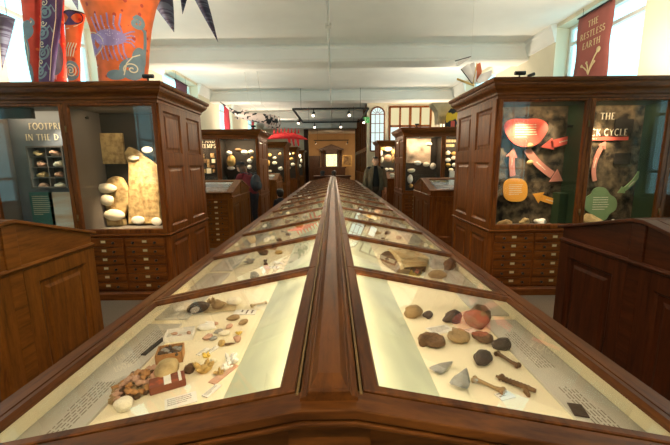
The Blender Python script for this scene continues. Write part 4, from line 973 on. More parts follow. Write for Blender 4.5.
slope_desk(1, 1.80, 1.98, 'near right shade-darkened red-brown sloping desk case with panelled gable end', 'red', zr=1.215, ze=1.055)
slope_desk(-1, 1.88, 7.12, 'sloping desk case on left with eight rows of drawers, before person', 'pale', drawers=True)
slope_desk(1, 1.80, 7.05, 'sloping desk case on right with panelled front and dark knob', 'case')
slope_desk(-1, 1.88, 12.2, 'sloping desk case on left beyond the child with dark hair', 'pale')
slope_desk(1, 1.80, 12.2, 'sloping desk case on right beyond man in open jacket', 'case')
for k in range(5): card((1.98+.3*k, 1.62, .957), 0, .2, .14, 'cream label sheet under glass of near right desk, %s from aisle' % ORD[k], 'white', 4, 60+k)
for k in range(4): card((-2.05-.34*k, 6.75, .957), 0, .24, .16, 'white label sheet under glass of left drawer desk, %s from aisle' % ORD[k], 'white', 4, 70+k)
for k in range(4): card((2.0+.34*k, 6.72, .957), 0, .24, .16, 'white label sheet under glass of right panelled desk, %s from aisle' % ORD[k], 'white', 4, 80+k)
for k in range(6):
    specimen('rock', 'dark_stone', .03, (2.0+.22*k, 6.95, .957), k, 'dark stone in a row under right panelled desk glass, %s from aisle' % ORD[k], 'dark stones in the right panelled desk', 50)
    specimen('shell', 'white_stone', .03, (-2.05-.22*k, 7.0, .957), k, 'white shell in a row under left drawer desk glass, %s from aisle' % ORD[k], 'white shells in the left drawer desk', 51)
# two low desks at the far end beyond the long case
for k, (x0, x1, y, lb) in enumerate(((-.80, -.06, 14.2, 'dark wooden table across far end, left of the centre'), (.0, .72, 14.2, 'dark wooden table across far end, right of the centre'))):
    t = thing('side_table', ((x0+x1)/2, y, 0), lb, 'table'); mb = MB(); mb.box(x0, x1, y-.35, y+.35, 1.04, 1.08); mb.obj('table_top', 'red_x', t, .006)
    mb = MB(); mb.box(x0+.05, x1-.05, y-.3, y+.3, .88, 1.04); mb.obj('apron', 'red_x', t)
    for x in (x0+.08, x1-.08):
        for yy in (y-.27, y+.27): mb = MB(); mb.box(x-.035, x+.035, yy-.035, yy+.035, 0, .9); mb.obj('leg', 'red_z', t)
for k, (px, py, lb) in enumerate(((322.5, 170.5, 'small black bust-like ornament on far table, left one'), (334, 172.5, 'small black rounded ornament on far table beside the centre line'))):
    p = at_y(px, py, 14.1); mb = MB(); mb.lathe((p.x, 14.1, 1.08), [(.09, 0), (.10, .02), (.06, .05), (.10, .11), (.09, .17), (.04, .21), (.01, .215)], 14); one(mb, 'ornament', 'dark', lb, 'ornament')

# ================================================================== FAR ROOM
t = thing('pedimented_cabinet', (-.05, Y1-.3, 0), 'dark pedimented cabinet framing a glowing yellow picture, far end wall', 'cabinet')
cx = at_y(331.5, 160, Y1-.5).x; wv = 1.0; y = Y1-.5
mb = MB(); mb.box(cx-1.25, cx+1.25, y-.1, Y1-.01, 0, 1.15); mb.box(cx-1.35, cx+1.35, y-.16, Y1-.01, 1.15, 1.25)
for k in (-1, 1): mb.box(cx+k*.95, cx+k*.52, y, Y1-.01, 1.25, 2.75)
mb.box(cx-.95, cx+.95, y, Y1-.01, 2.45, 2.8); mb.box(cx-.6, cx+.6, y+.2, Y1-.01, 1.25, 2.5); mb.obj('body', 'far_wood', t)
mb = MB(); mb.prism([(cx-1.12, y-.1, 2.8), (cx+1.12, y-.1, 2.8), (cx+1.12, y-.1, 2.9), (cx, y-.1, 3.32), (cx-1.12, y-.1, 2.9)], (0, .58, 0)); mb.obj('pediment', 'far_wood', t, .02)
for k in (-1, 1): mb = MB(); mb.lathe((cx+k*.73, y-.06, 1.25), [(.13, 0), (.13, .06), (.10, .1), (.085, 1.4), (.13, 1.46), (.13, 1.52)], 14); mb.obj('column', 'far_wood', t)
mb = MB(); mb.box(cx-.5, cx+.5, y+.10, y+.14, 1.32, 2.42); one(mb, 'lit_picture', 'lit_picture', 'glowing yellow and green picture within the dark pedimented cabinet', 'picture')
p0, p1 = at_y(342.5, 166.5, Y1-.06), at_y(352, 155, Y1-.06); t = thing('framed_painting', ((p0.x+p1.x)/2, Y1-.05, p0.z), 'gilt framed brown painting right of the pedimented cabinet', 'painting')
mb = MB(); mb.frame((p0.x, Y1-.005, p0.z), XA, ZA, -YA, p1.x-p0.x, p1.z-p0.z, [(0, 0), (0, .06), (.08, .06), (.12, .03), (.12, 0)]); mb.obj('picture_frame', 'gilt', t)
mb = MB(); mb.box(p0.x+.1, p1.x-.1, Y1-.03, Y1-.005, p0.z+.1, p1.z-.1); mb.obj('canvas', 'old_painting', t)

# ================================================================== CEILING FITTINGS
mb = MB(); mb.tube([(-.05, -3.9, 3.84), (-.04, 24.3, 3.84)], .022, 8)
for y in (-1.2, 3.83, 8.87, 13.91, 18.95): mb.box(-.075, -.015, y-.02, y+.02, 3.82, 3.885)
for y in (1.2, 6.3, 11.4, 16.4, 21.4): mb.tube([(-.045, y, 3.84), (-.045, y, HC)], .012, 6); mb.box(-.095, .005, y-.05, y+.05, 3.81, 3.87)
one(mb, 'ceiling_conduit', 'conduit', 'white pipe running along the middle of ceiling', 'pipe')
def track(x0, x1, y0, y1, z, label, spots, rect=True):
    t = thing('track_light', ((x0+x1)/2, (y0+y1)/2, z), label, 'track light'); mb = MB()
    mb.box(x0, x1, y0-.03, y0+.03, z-.03, z+.03)
    if rect:
        mb.box(x0, x1, y1-.03, y1+.03, z-.03, z+.03)
        for x in (x0, x1): mb.box(x-.03, x+.03, y0, y1, z-.03, z+.03)
    mb.obj('track_rail', 'dark', t)
    for x in (x0+.3, x1-.3):
        for y in ((y0, y1) if rect else (y0,)): mb = MB(); mb.tube([(x, y, z), (x, y, HC)], .006, 6); mb.obj('hanger', 'dark', t)
    for x, y, tx, ty in spots:
        mb = MB(); mb.tube([(x, y, z-.03), (x, y, z-.14)], .016, 8); d = (V((tx, ty, 1.0))-V((x, y, z-.2))).normalized(); c = V((x, y, z-.19))
        mb.tube([c-d*.10, c-d*.09, c+d*.09, c+d*.10], [.04, .055, .06, .06], 12); so = mb.obj('spotlight_head', 'dark', t)
        mb = MB(); mb.tube([c+d*.101, c+d*.106], [.05, .05], 12); mb.obj('lamp_lens', 'spot_on', so)
    return t
track(-1.46, 1.34, 13.4, 17.6, 3.57, 'black rectangular track light hung over far part of long case',
      [(-.70, 13.4, -1.2, 10.5), (.62, 13.4, .9, 10.5), (-.88, 17.6, -.9, 14.5), (.40, 17.6, .6, 14.5), (-1.46, 15.6, -2.0, 14.0), (1.34, 15.6, 1.8, 14.0)])
track(-1.5, 1.25, 28, 28, 3.38, 'short black track light in the dim far room', [(-1.35, 28, -.6, Y1), (1.15, 28, .4, Y1)], False)
track(-1.4, 1.4, -.8, 2.9, 3.95, 'added unseen rectangular track light above near end of long case', [(-.7, -.8, -.6, .8), (0, -.8, 0, .55), (.7, -.8, .6, .8), (-.7, 2.9, -.6, 2.6), (.7, 2.9, .6, 2.6), (-1.1, 2.9, -3.1, 4.45)])  # out-of-view track added to brighten the long case and horns
for k, x in enumerate((-1.3, 1.3)):  # fixtures added out of view to go with the rear fill beams
    mb = MB(); mb.tube([(x, -3.98, 2.95), (x, -3.82, 2.95)], .02, 8); mb.tube([(x, -3.86, 2.97), (x, -3.74, 2.92)], [.05, .07], 12); one(mb, 'added_wall_spotlight', 'dark', 'added black spotlight on the unseen rear wall, %s side' % ('left', 'right')[k], 'spotlight')
p = at_y(366, 120, 15.9); t = thing('exit_sign', (p.x, 15.94, p.z), 'small green sign with white symbol below ceiling by arched window', 'sign')
mb = MB(); mb.box(p.x-.15, p.x+.15, 15.9, 15.95, p.z-.12, p.z+.12); mb.obj('sign_box', 'exit_green', t)
mb = MB(); mb.ball((p.x-.02, 15.895, p.z+.07), (.022, .004, .022), 0, 10, 6); mb.tube([(p.x-.02, 15.897, p.z+.04), (p.x-.03, 15.897, p.z-.02), (p.x+.02, 15.897, p.z-.08)], .014, 6); mb.tube([(p.x-.03, 15.897, p.z-.02), (p.x-.07, 15.897, p.z-.07)], .012, 6); mb.tube([(p.x+.04, 15.897, p.z), (p.x+.11, 15.897, p.z)], .012, 6); mb.obj('pictogram', 'white', t)
mb = MB(); mb.tube([(p.x, 15.93, p.z+.12), (p.x, 15.93, HC)], .008, 6); mb.obj('hanger', 'dark', t)
for k, (x, y, lb) in enumerate(((-1.97, 3.95, 'small black spotlight on top of near left case by its corner'), (2.05, 3.98, 'small black spotlight on top of near right case'), (2.12, 8.98, 'small black spotlight on top of second right case'), (-1.98, 8.98, 'small black spotlight on top of second left case'))):
    mb = MB(); mb.box(x-.04, x+.04, y-.03, y+.05, 2.42, 2.445); mb.tube([(x, y, 2.445), (x, y, 2.48)], .01, 6); mb.tube([(x-.05, y, 2.50), (x+.06, y, 2.50)], .022, 8)
    if k == 1: mb.tube([(x+.10, y, 2.42), (x+.10, y, 2.47), (x+.16, y, 2.49)], .018, 8)
    one(mb, 'uplight', 'dark', lb, 'spotlight')

# ================================================================== HANGING BANNERS
def banner(s, x, ya, yb, z0, z1, m, label, text=None):
    t = thing('banner', (x, (ya+yb)/2, z0), label, 'banner'); mb = MB(); rows = []
    for i in range(13):
        z = z1+(z0-z1)*i/12; rows.append([(x+.012*math.sin(i*.9+k*.5), ya+(yb-ya)*k/6, z) for k in range(7)])
    F_, B_ = rows, [[(p[0]+.004, p[1], p[2]) for p in r] for r in rows]
    mb.rings([list(a)+list(reversed(b)) for a, b in zip(F_, B_)], 0, True); mb.obj('banner_cloth', m, t)
    mb = MB(); mb.tube([(x, ya-.03, z1), (x, yb+.03, z1)], .014, 8)
    for yy in (ya+.1, yb-.1): mb.tube([(x, yy, z1), (x, yy, ZT if z1 < ZT else HC)], .004, 5)
    mb.obj('banner_rod', 'dark', t)
    if text:
        # read from the hall: for the right wall text runs towards the viewer (-y)
        u = V((0, -1, 0)) if s > 0 else V((0, 1, 0)); n = V((-s, 0, 0)); yc = (ya+yb)/2; mb = MB()
        for k, (ln, z) in enumerate(text): h = .105; w_ = text_width(ln)*h; lettering(mb, ln, V((x-s*.018, yc, z))-u*w_/2, u, ZA, n, h)
        mb.obj('lettering', 'card', t)
        mb = MB(); b0 = V((x-s*.02, yc, z0+.02)); P = lambda a, z: V((x-s*.02, yc-a*.85 if s > 0 else yc+a*.85, z0+.41+z*.46))
        for a, z, r_ in ((.22, .80, .05), (-.22, .42, .028), (-.08, .48, .026), (.14, .42, .024)):
            mb.tube([P(0, .02), P(a*.2, z*.4), P(a*.6, z*.75), P(a, z)], [.010, .010, .012, .012], 6); mb.ball(P(a, z), (.008, r_, r_), 0, 12, 8)
        mb.obj('sprig_emblem', 'card', t)
    return t
banner(1, 4.5, 5.98, 6.80, 2.62, 4.10, 'banner_red', 'dusty red banner with cream lettering in right window', (('THE', 3.84), ('RESTLESS', 3.67), ('EARTH', 3.50)))
banner(-1, -4.5, 10.5, 11.35, 2.7, 4.0, 'banner_purple', 'dark purple banner hanging in second bright window on left')
banner(-1, -4.5, 14.95, 15.75, 2.4, 4.0, 'banner_crimson', 'crimson banner hanging in third bright window on left')
banner(-1, -4.5, 19.9, 20.6, 2.4, 4.0, 'banner_crimson', 'crimson banner farthest along the left wall')

# ================================================================== PAINTED SILK HORNS ON THE NEAR LEFT CASE
def horn(label, prof, mats, y=4.5, sq=.8):
    """prof: (z px row, left px, right px) silhouette rows, from the foot upwards; returns thing and surface function"""
    rows = []
    for py, l, r in prof:
        a, b = at_y(l, py, y), at_y(r, py, y); rows.append(((a.x+b.x)/2, (b.x-a.x)/2, (a.z+b.z)/2))
    def row(v):
        q = v*(len(rows)-1); i = min(int(q), len(rows)-2); f = q-i; return [rows[i][k]*(1-f)+rows[i+1][k]*f for k in range(3)]
    def S(u, v, off=0.):    # u: -1..1 across the front
        cx, r, z = row(v); a = u*PI/2; return V((cx+(r+off)*math.sin(a), y-(r*sq+off)*math.cos(a), z))
    t = thing('silk_horn', (rows[0][0], y, 2.42), label, 'sculpture'); mb = MB(); n = 20
    rg = []
    for i in range(15):
        cx, r, z = row(i/14); rg.append([(cx+r*math.sin(a), y-r*sq*math.cos(a), z) for a in (2*PI*k/n for k in range(n))])
    z0 = 2.421; cx, r, z = row(0)
    if z > z0+.02: rg.insert(0, [(p[0], p[1], z0) for p in rg[0]])
    mb.rings(rg, 0, False); cx, r, z = row(1)
    mb.rings([rg[-1], [(cx+(r-.012)*math.sin(a), y-(r-.012)*sq*math.cos(a), z) for a in (2*PI*k/n for k in range(n))], [(row(.6)[0]+(row(.6)[1]-.02)*math.sin(a), y-(row(.6)[1]-.02)*sq*math.cos(a), row(.6)[2]) for a in (2*PI*k/n for k in range(n))]], 0, False)
    mb.obj('silk_cover', mats, t)
    mb = MB(); mb.tube(rg[-1]+[rg[-1][0]], .008, 6); mb.obj('rim', 'dark', t)
    return t, S
def ribbon(mb, S, path, w, off, mi=0):
    L_, R_ = [], []
    for i, (u, v) in enumerate(path):
        u0, v0 = path[max(i-1, 0)]; u1, v1 = path[min(i+1, len(path)-1)]
        d = S(u1, v1)-S(u0, v0); d.normalize(); e = .001; nrm = (S(u+.01, v)-S(u-.01, v)).cross(S(u, v+.01)-S(u, v-.01)).normalized(); sd = d.cross(nrm); p = S(u, v, off)
        ww = w[i] if isinstance(w, list) else w
        L_.append(p+sd*ww/2); R_.append(p-sd*ww/2)
    for i in range(len(path)-1): mb.add([L_[i], L_[i+1], R_[i+1], R_[i]], [(0, 1, 2, 3)], mi, True)
def patch(mb, S, cu, cv, ru, rv, off, mi=0, n=20, rot=0):
    c = S(cu, cv, off*1.6); ring = []
    for k in range(n):
        a = 2*PI*k/n; x, y_ = ru*math.cos(a), rv*math.sin(a); ring.append(S(cu+x*math.cos(rot)-y_*math.sin(rot)*.9, cv+x*math.sin(rot)*.9+y_*math.cos(rot), off))
    mb.add([c]+ring, [(0, 1+k, 1+(k+1) % n) for k in range(n)], mi, True)
def spiral(cu, cv, r, turns=2.2, asp=.45, n=34, start=0): return [(cu+r*t*math.cos(start+turns*2*PI*t), cv+asp*r*t*math.sin(start+turns*2*PI*t)) for t in (k/n for k in range(1, n+1))]
# broad orange horn with lilac trilobite creature
t, S = horn('broad orange silk horn painted with a lilac creature, near left case top', [(81, 101, 146), (65, 99.5, 147), (45, 96.5, 148), (25, 91.5, 150), (5, 84.5, 154), (-12, 78, 160)], 'orange_silk')
mb = MB(); patch(mb, S, -.62, .36, .44, .105, .006, 0); patch(mb, S, .0, .40, .38, .075, .010, 1)
for k in range(6):
    a = -.26+.11*k; ribbon(mb, S, [(a, .45), (a-.05, .52), (a-.10+.02*k, .60+.02*(k % 2))], .018, .006, 1); ribbon(mb, S, [(a, .35), (a+.02, .27), (a+.06+.01*k, .20-.015*(k % 2))], .016, .006, 1)
for k in range(4): ribbon(mb, S, [(.30, .43-.02*k), (.48, .47-.035*k), (.56, .48-.05*k)], .015, .006, 1)
mb.obj('painted_creature', ['lilac_paint', 'lilac_paint'], t)
mb = MB(); ribbon(mb, S, [(-.62+.47*math.cos(a), .36+.115*math.sin(a)) for a in (2*PI*k/24 for k in range(25))], .010, .008)
ribbon(mb, S, [(-.95, .12), (-.55, .135), (.2, .12), (.7, .15)], .010, .004); mb.obj('cream_outline', 'cream_paint', t)
mb = MB(); ribbon(mb, S, spiral(.60, .56, .20, 1.3, .30)+[(.82, .50), (.86, .40), (.84, .25), (.80, .02)], .045, .005); patch(mb, S, .52, .10, .34, .13, .005); patch(mb, S, .1, .02, .25, .06, .005); patch(mb, S, .70, .22, .22, .12, .005); mb.obj('painted_waves', 'blue_paint', t)
mb = MB(); ribbon(mb, S, spiral(.50, .10, .22, 1.6, .35), .014, .009); ribbon(mb, S, [(.3, .02), (.36, .16), (.5, .235), (.7, .27)], .012, .009); mb.obj('cream_scroll', 'cream_paint', t)
t, S = horn('narrow red silk horn with blue waves, leftmost on near left case', [(82, 33, 41), (60, 28.5, 41), (40, 26, 41), (25, 25, 41), (10, 23.5, 40.5), (-6, 22, 40)], 'red_silk', 4.50)
mb = MB(); patch(mb, S, -.15, .50, .55, .12, .006); patch(mb, S, -.45, .28, .5, .16, .006); patch(mb, S, -.4, .08, .5, .10, .006); ribbon(mb, S, spiral(.1, .60, .35, 1.2, .15), .03, .006); mb.obj('painted_waves', 'blue_paint', t)
mb = MB(); ribbon(mb, S, [(-.7, .05), (-.2, .15), (-.1, .3), (-.35, .42), (.3, .62)], .010, .010); mb.obj('cream_outline', 'cream_paint', t)
t, S = horn('tall purple silk horn with blue scrolls, second from left on case', [(81.5, 40, 53), (60, 41, 55), (40, 42, 57.5), (20, 43, 60), (0, 43.5, 61.5), (-10, 43, 62)], 'purple_silk', 4.42)
mb = MB()
for k, v_ in enumerate((.08, .25, .44, .64, .84)): ribbon(mb, S, spiral(-.2+.1*(k % 2), v_, .5, 2.0, .14, start=k), .022, .006); ribbon(mb, S, [(-.2, v_), (.3, v_+.08), (.55, v_+.02)], .02, .006)
mb.obj('painted_scrolls', 'blue_paint', t)
mb = MB(); ribbon(mb, S, [(.62, 0), (.55, .3), (.62, .6), (.55, 1)], .008, .006); ribbon(mb, S, [(-.75, 0), (-.8, .5), (-.7, 1)], .008, .006)
for k, v_ in enumerate((.16, .34, .54, .74)): ribbon(mb, S, spiral(-.15, v_, .25, 1.4, .14, start=k+2), .009, .009)
mb.obj('cream_scrolls', 'cream_paint', t)
t, S = horn('slim pinkish red silk horn leaning right of purple one, near left case', [(81, 50, 66), (60, 52, 66), (40, 54, 64.5), (20, 56.5, 63.5), (0, 59, 64), (-10, 60, 64.5)], 'red_silk', 4.60)
mb = MB(); ribbon(mb, S, [(-.5, 0), (-.3, .3), (-.2, .6), (-.2, 1)], .03, .006); ribbon(mb, S, [(.2, 0), (.35, .3), (.3, .6), (.4, 1)], .025, .006); mb.obj('pink_folds', 'pink_paint', t)
mb = MB(); patch(mb, S, .2, .20, .5, .16, .008); ribbon(mb, S, spiral(.0, .42, .4, 1.2, .15), .03, .008); mb.obj('painted_waves', 'blue_paint', t)
t, S = horn('short orange silk horn with slanting dark rim and cream spiral, near left case', [(81, 69, 80), (66, 67.5, 80), (50, 66.5, 79.5), (36, 66.5, 80.5), (24, 66, 82.5), (14, 65.5, 84.5)], 'orange_silk', 4.50)
mb = MB(); patch(mb, S, .0, .88, .95, .14, .006); mb.obj('purple_band', 'purple_silk', t)
mb = MB(); ribbon(mb, S, spiral(.05, .12, .55, 2.4, .17), .012, .010); ribbon(mb, S, [(-.9, .72), (-.2, .68), (.5, .74), (.9, .82)], .008, .009)
for k in range(4): ribbon(mb, S, [(-.3+.2*k, .30), (-.2+.22*k, .40), (.0+.2*k, .48)], .010, .008)
mb.obj('cream_spiral', 'cream_paint', t)
mb = MB(); patch(mb, S, .05, .12, .8, .13, .005); mb.obj('painted_disc', 'blue_paint', t)
# pendent spikes
for k, (tx, ty, wx, px0, yy, lb) in enumerate(((2, 70, 13, 7, 5.0, 'striped blue hanging spike at far left edge by window'), (78, 10, 8, 73, 5.3, 'striped blue hanging spike between the horns'), (174, 32, 26, 160, 5.2, 'wide striped blue hanging spike just right of orange horn'), (182.5, 14, 8, 184, 5.2, 'small striped blue hanging spike, middle of three right of horn'), (218, 42, 15, 199, 5.2, 'long slanting striped blue spike hanging over the aisle'))):
    tip = at_y(tx, ty, yy); top = at_y(px0, -6 if k else 16, yy); r_ = wx/2*yy/F; d = top-tip
    t = thing('hanging_spike', tip, lb, 'decoration'); mb = MB(); mb.tube([tip, tip+d*.25, tip+d*.6, top], [.003, r_*.30, r_*.66, r_], 12, flat=.8); mb.obj('spike_cover', 'spike', t)
    mb = MB(); mb.tube([top, (top.x, yy, HC)], .003, 5); mb.obj('hanging_line', 'dark', t)

# ================================================================== OTHER HANGING CREATURES
def path_at(pts, y): return [at_y(px, py, y) for px, py in pts]
yy = 11.0; q = yy/F
t = thing('paper_reptile', at_y(255, 115, yy), 'piebald pink and black paper reptile hanging above left cases', 'sculpture')
mb = MB(); mb.tube(path_at([(220, 102), (226, 106), (231, 110), (237, 114), (246, 116), (256, 117.5), (266, 119), (273, 121)], yy), [r_*q for r_ in (.3, .7, 1.4, 2.4, 3.6, 4.4, 4.6, 3.8)], 12); mb.obj('body', 'piebald', t)
for k in range(5):
    p = at_y(268+2.4*k, 120.5+.7*k, yy); r_ = (5.2+.7*k*(1 if k < 3 else .4))*q; mb = MB(); mb.tube([p+V((0.05*math.sin(a), r_*.8*math.cos(a), r_*math.sin(a))) for a in (2*PI*i/18 for i in range(19))], .009, 6); mb.obj('rib_hoop', 'piebald', t)
mb = MB(); mb.tube(path_at([(268, 115), (274, 115.5), (279, 118.5), (281, 122.5)], yy), .018, 6); mb.tube(path_at([(268, 125), (274, 128), (279, 127), (281, 122.5)], yy), .018, 6); mb.ball(at_y(274, 121.5, yy), (.13, .10, .10), 0, 12, 8); mb.obj('skull', 'piebald', t)
for k, (a, b, c) in enumerate((((240, 113), (243, 109), (251, 108.5)), ((238, 117), (234, 117.5), (240, 120.5)), ((262, 122), (266, 127), (273, 128.5)))):
    P = path_at((a, b, c), yy); mb = MB(); mb.prism([P[0], P[1], P[2], (P[0]+P[2])/2], (0, .03, 0)); mb.obj('flipper', 'piebald', t, .005)
mb = MB(); mb.tube([at_y(258, 113.5, yy), at_y(248, 98, yy), (at_y(246, 95, yy).x, yy, HC)], .006, 5); mb.tube([at_y(271, 115, yy), at_y(262, 104, yy), (at_y(258, 95, yy).x, yy, HC)], .006, 5); mb.obj('hanging_line', 'conduit', t)
yy = 16.0; q = yy/F
t = thing('paper_dinosaur', at_y(287, 137, yy), 'scarlet spiky paper creature hanging before the white far wall', 'sculpture')
mb = MB(); mb.tube(path_at([(264, 138.5), (269, 138), (275, 136.5), (284, 135.5), (293, 136), (301, 137.5), (307.5, 139.5)], yy), [r_*q for r_ in (.4, 1.4, 2.8, 3.4, 3.2, 2.2, .4)], 12, flat=.9); mb.obj('body', 'red_paper', t)
for k in range(8):
    px = 274+3.5*k; b = at_y(px, 133.5, yy); tp = at_y(px+.3, 127.5+.3*abs(k-3), yy); mb = MB(); mb.tube([b, tp], [.05, .008], 8); mb.obj('back_spike', 'red_paper', t)
for px in (289, 293, 297.5):
    mb = MB(); mb.tube(path_at([(px, 138), (px+.5, 142), (px+1.2, 146)], yy), [.07, .05, .03], 8); mb.obj('leg', 'red_paper', t)
mb = MB(); mb.tube([at_y(280, 132.5, yy), (at_y(280, 132.5, yy).x, yy, HC)], .006, 5); mb.tube([at_y(296, 133, yy), (at_y(296, 133, yy).x, yy, HC)], .006, 5); mb.obj('hanging_line', 'conduit', t)
yy = 6.4
t = thing('paper_flyer', at_y(472, 76, yy), 'white and rust paper flying creature hanging above near right case', 'sculpture')
def sheet(pts, m, nm, dz=0, th=.012): P = [at_y(px, py, yy+dz) for px, py in pts]; mb = MB(); mb.prism(P, (.0, th, .0)); return mb.obj(nm, m, t, .002)
sheet([(460.5, 69), (469.5, 63), (474.5, 79), (473.5, 84)], 'paper', 'wing', 0); sheet([(470, 64), (474, 62), (477, 72), (476, 84), (474, 82)], 'paper', 'wing', .08)
sheet([(477, 80), (481, 74), (492, 70), (491.5, 76), (487, 81), (478, 84)], 'paper', 'wing', .05); sheet([(475.5, 80), (477, 64), (480.5, 62.5), (482, 71), (479.5, 84)], 'rust', 'tail_blade', .12)
sheet([(456, 63.5), (469, 56.5), (470, 58.5), (457.5, 66)], 'paper', 'head_sheet', .04)
for k, (a, b, m_) in enumerate((((457, 79), (474, 85.5), 'tan_stick'), ((455, 61), (471, 56.5), 'dark'), ((461, 69), (473, 85), 'dark'), ((473, 84), (477, 63), 'tan_stick'))):
    mb = MB(); mb.tube([at_y(a[0], a[1], yy-.01), at_y(b[0], b[1], yy-.01)], .018 if k == 0 else .008, 6); mb.obj('strut', m_, t)
mb = MB(); mb.tube([at_y(471, 62, yy+.1), (at_y(471, 60, yy+.1).x, yy+.1, HC)], .002, 5); mb.obj('hanging_line', 'conduit', t)
yy = 9.5
p0 = at_y(440, 120, yy); t = thing('plaster_crest', (p0.x, yy, 2.42), 'flaring putty-coloured plaster crest on second right case', 'sculpture')
rows = [(124, 437, 449), (117, 437, 450), (112, 436.5, 452), (108, 434, 454), (105, 431.5, 456), (103, 431.5, 457)]; mb = MB(); rg = []
for py, l, r in rows:
    a, b = at_y(l, py, yy), at_y(r, py, yy); rg.append([(a.x, yy-.1, max(a.z, 2.421)), (b.x, yy-.1, max(a.z, 2.421)), (b.x, yy+.25, max(a.z, 2.421)), (a.x, yy+.25, max(a.z, 2.421))])
mb.rings(rg, 0, True, False); mb.obj('crest_block', 'crest', t, .01)
mb = MB()
for k in range(4): x0 = rg[1][0][0]+.08*k+.04; mb.tube([(x0, yy-.105, 2.43), (x0-.01, yy-.11, 2.6), (x0-.05, yy-.12, 2.75)], .012, 6)
mb.obj('fluting', 'crest', t)
a, b = at_y(444.5, 125, 9.2), at_y(459, 107, 9.2); t = thing('painted_board', ((a.x+b.x)/2, 9.2, 2.42), 'yellow and black painted cut-out board on second right case', 'painting')
mb = MB(); mb.prism([(a.x, 9.2, 2.421), (b.x, 9.2, 2.421), (b.x, 9.2, b.z), (b.x-.10, 9.2, b.z+.02), (a.x+.15, 9.2, b.z-.03), (a.x+.05, 9.2, b.z-.16)], (0, .02, 0)); mb.obj('board', 'painted_board', t)
mb = MB(); mb.box(a.x+.16, a.x+.26, 9.19, 9.2, 2.45, 2.6); mb.obj('red_patch', 'coral_red', t)

# ================================================================== PEOPLE
def limb(mb, pts, rad, n=10):
    P, Q = [], []
    mb.tube(pts, rad, n)
    for p, r_ in zip(pts, rad): mb.ball(p, r_*.985, 0, 10, 8)
def fuse(mb, name, m, parent=None, vox=.009, smooth=4):
    o = mb.obj(name, m, parent); r_ = o.modifiers.new('fuse', 'REMESH'); r_.mode = 'VOXEL'; r_.voxel_size = vox; r_.use_smooth_shade = True
    s_ = o.modifiers.new('soft', 'SMOOTH'); s_.factor = .5; s_.iterations = smooth; return o
def head(mb, c, f, r_=.105):
    """skull, jaw, nose, ears, lips round c; f = facing direction"""
    f = V(f).normalized(); sd = f.cross(ZA).normalized(); k = r_/.105
    P = lambda a, b, z: V(c)+sd*a*k+f*b*k+ZA*z*k
    rot = Matrix((sd, f, ZA)).transposed().to_euler()
    mb.ball(P(0, -.008, .025), (.076*k, .095*k, .092*k), 0, 18, 12, rot=rot); mb.ball(P(0, .018, -.045), (.058*k, .068*k, .072*k), 0, 16, 10, rot=rot)
    mb.ball(P(0, .055, -.095), (.028*k, .026*k, .02*k), 0, 10, 8, rot=rot)
    mb.tube([P(0, .082, .02), P(0, .098, -.012), P(0, .108, -.034)], [.010*k, .013*k, .017*k], 8)
    mb.ball(P(0, .083, -.065), (.026*k, .012*k, .008*k), 0, 10, 6, rot=rot); mb.ball(P(0, .080, -.078), (.024*k, .012*k, .009*k), 0, 10, 6, rot=rot)
    for a in (-1, 1): mb.ball(P(a*.079, -.01, -.012), (.012*k, .022*k, .034*k), 0, 8, 8, rot=rot); mb.ball(P(a*.034, .075, .034), (.022*k, .012*k, .008*k), 0, 8, 6, rot=rot)
    return P, rot
def hand(mb, w, d, side, k=1.):
    """palm from wrist w along d with four bent fingers and a thumb; side = direction of the thumb"""
    w, d, sd = V(w), V(d).normalized(), V(side).normalized(); nn = d.cross(sd).normalized()
    mb.tube([w-d*.01*k, w+d*.04*k, w+d*.085*k], [.026*k, .034*k, .032*k], 8, flat=.6); mb.ball(w+d*.05*k, (.030*k, .030*k, .042*k), 0, 10, 8)
    for i, ln in enumerate((.062, .074, .069, .053)):
        b = w+d*.085*k+sd*(.027-.018*i)*k; m_ = b+d*ln*.5*k+nn*.006*k; e = m_+(d*.8+nn*.55).normalized()*ln*.5*k; limb(mb, [b, m_, e], [.0095*k, .009*k, .0078*k], 8)
    b = w+d*.025*k+sd*.028*k; m_ = b+(d*.7+sd*.7).normalized()*.036*k; e = m_+(d*.95+sd*.2+nn*.2).normalized()*.03*k; limb(mb, [b, m_, e], [.0125*k, .011*k, .0095*k], 8)
def torso_shell(mb, rows, a0, a1, th, f, n=22):
    """open-fronted garment: rows of (centre, half width, half depth); angles measured from the facing direction"""
    f = V(f).normalized(); sd = f.cross(ZA).normalized(); out, inn = [], []
    for c, w_, d_ in rows:
        c = V(c); ro = []; ri = []
        for k in range(n+1):
            a = math.radians(a0+(a1-a0)*k/n); ro.append(c+sd*w_*math.sin(a)+f*d_*math.cos(a)); ri.append(c+sd*(w_-th)*math.sin(a)+f*(d_-th)*math.cos(a))
        out.append(ro+ri[::-1])
    mb.rings(out, 0, True)
# ---- man in the right-hand aisle, facing the camera, arms hanging
mx, my = 1.13, 9.35
f = V((0, -1, 0))
mb = MB(); P, rot = head(mb, (mx, my, 1.605), f)
limb(mb, [(mx, my+.01, 1.38), (mx, my+.005, 1.52)], [.062, .055])
limb(mb, [(mx, my, .98), (mx, my, 1.12), (mx, my, 1.28), (mx, my+.01, 1.38)], [.14, .135, .15, .10]); limb(mb, [(mx-.17, my, 1.40), (mx+.17, my, 1.40)], [.065, .065])
for sg in (-1, 1):
    limb(mb, [(mx+sg*.09, my, .94), (mx+sg*.10, my-.02, .50), (mx+sg*.11, my+.01, .09)], [.088, .058, .040]); limb(mb, [(mx+sg*.11, my+.01, .05), (mx+sg*.12, my-.15, .035)], [.045, .035])
    limb(mb, [(mx+sg*.19, my, 1.39), (mx+sg*.25, my+.01, 1.12), (mx+sg*.27, my-.05, .88)], [.055, .042, .028]); hand(mb, (mx+sg*.27, my-.05, .88), (0, -.15, -1), (-sg*.3, -1, 0))
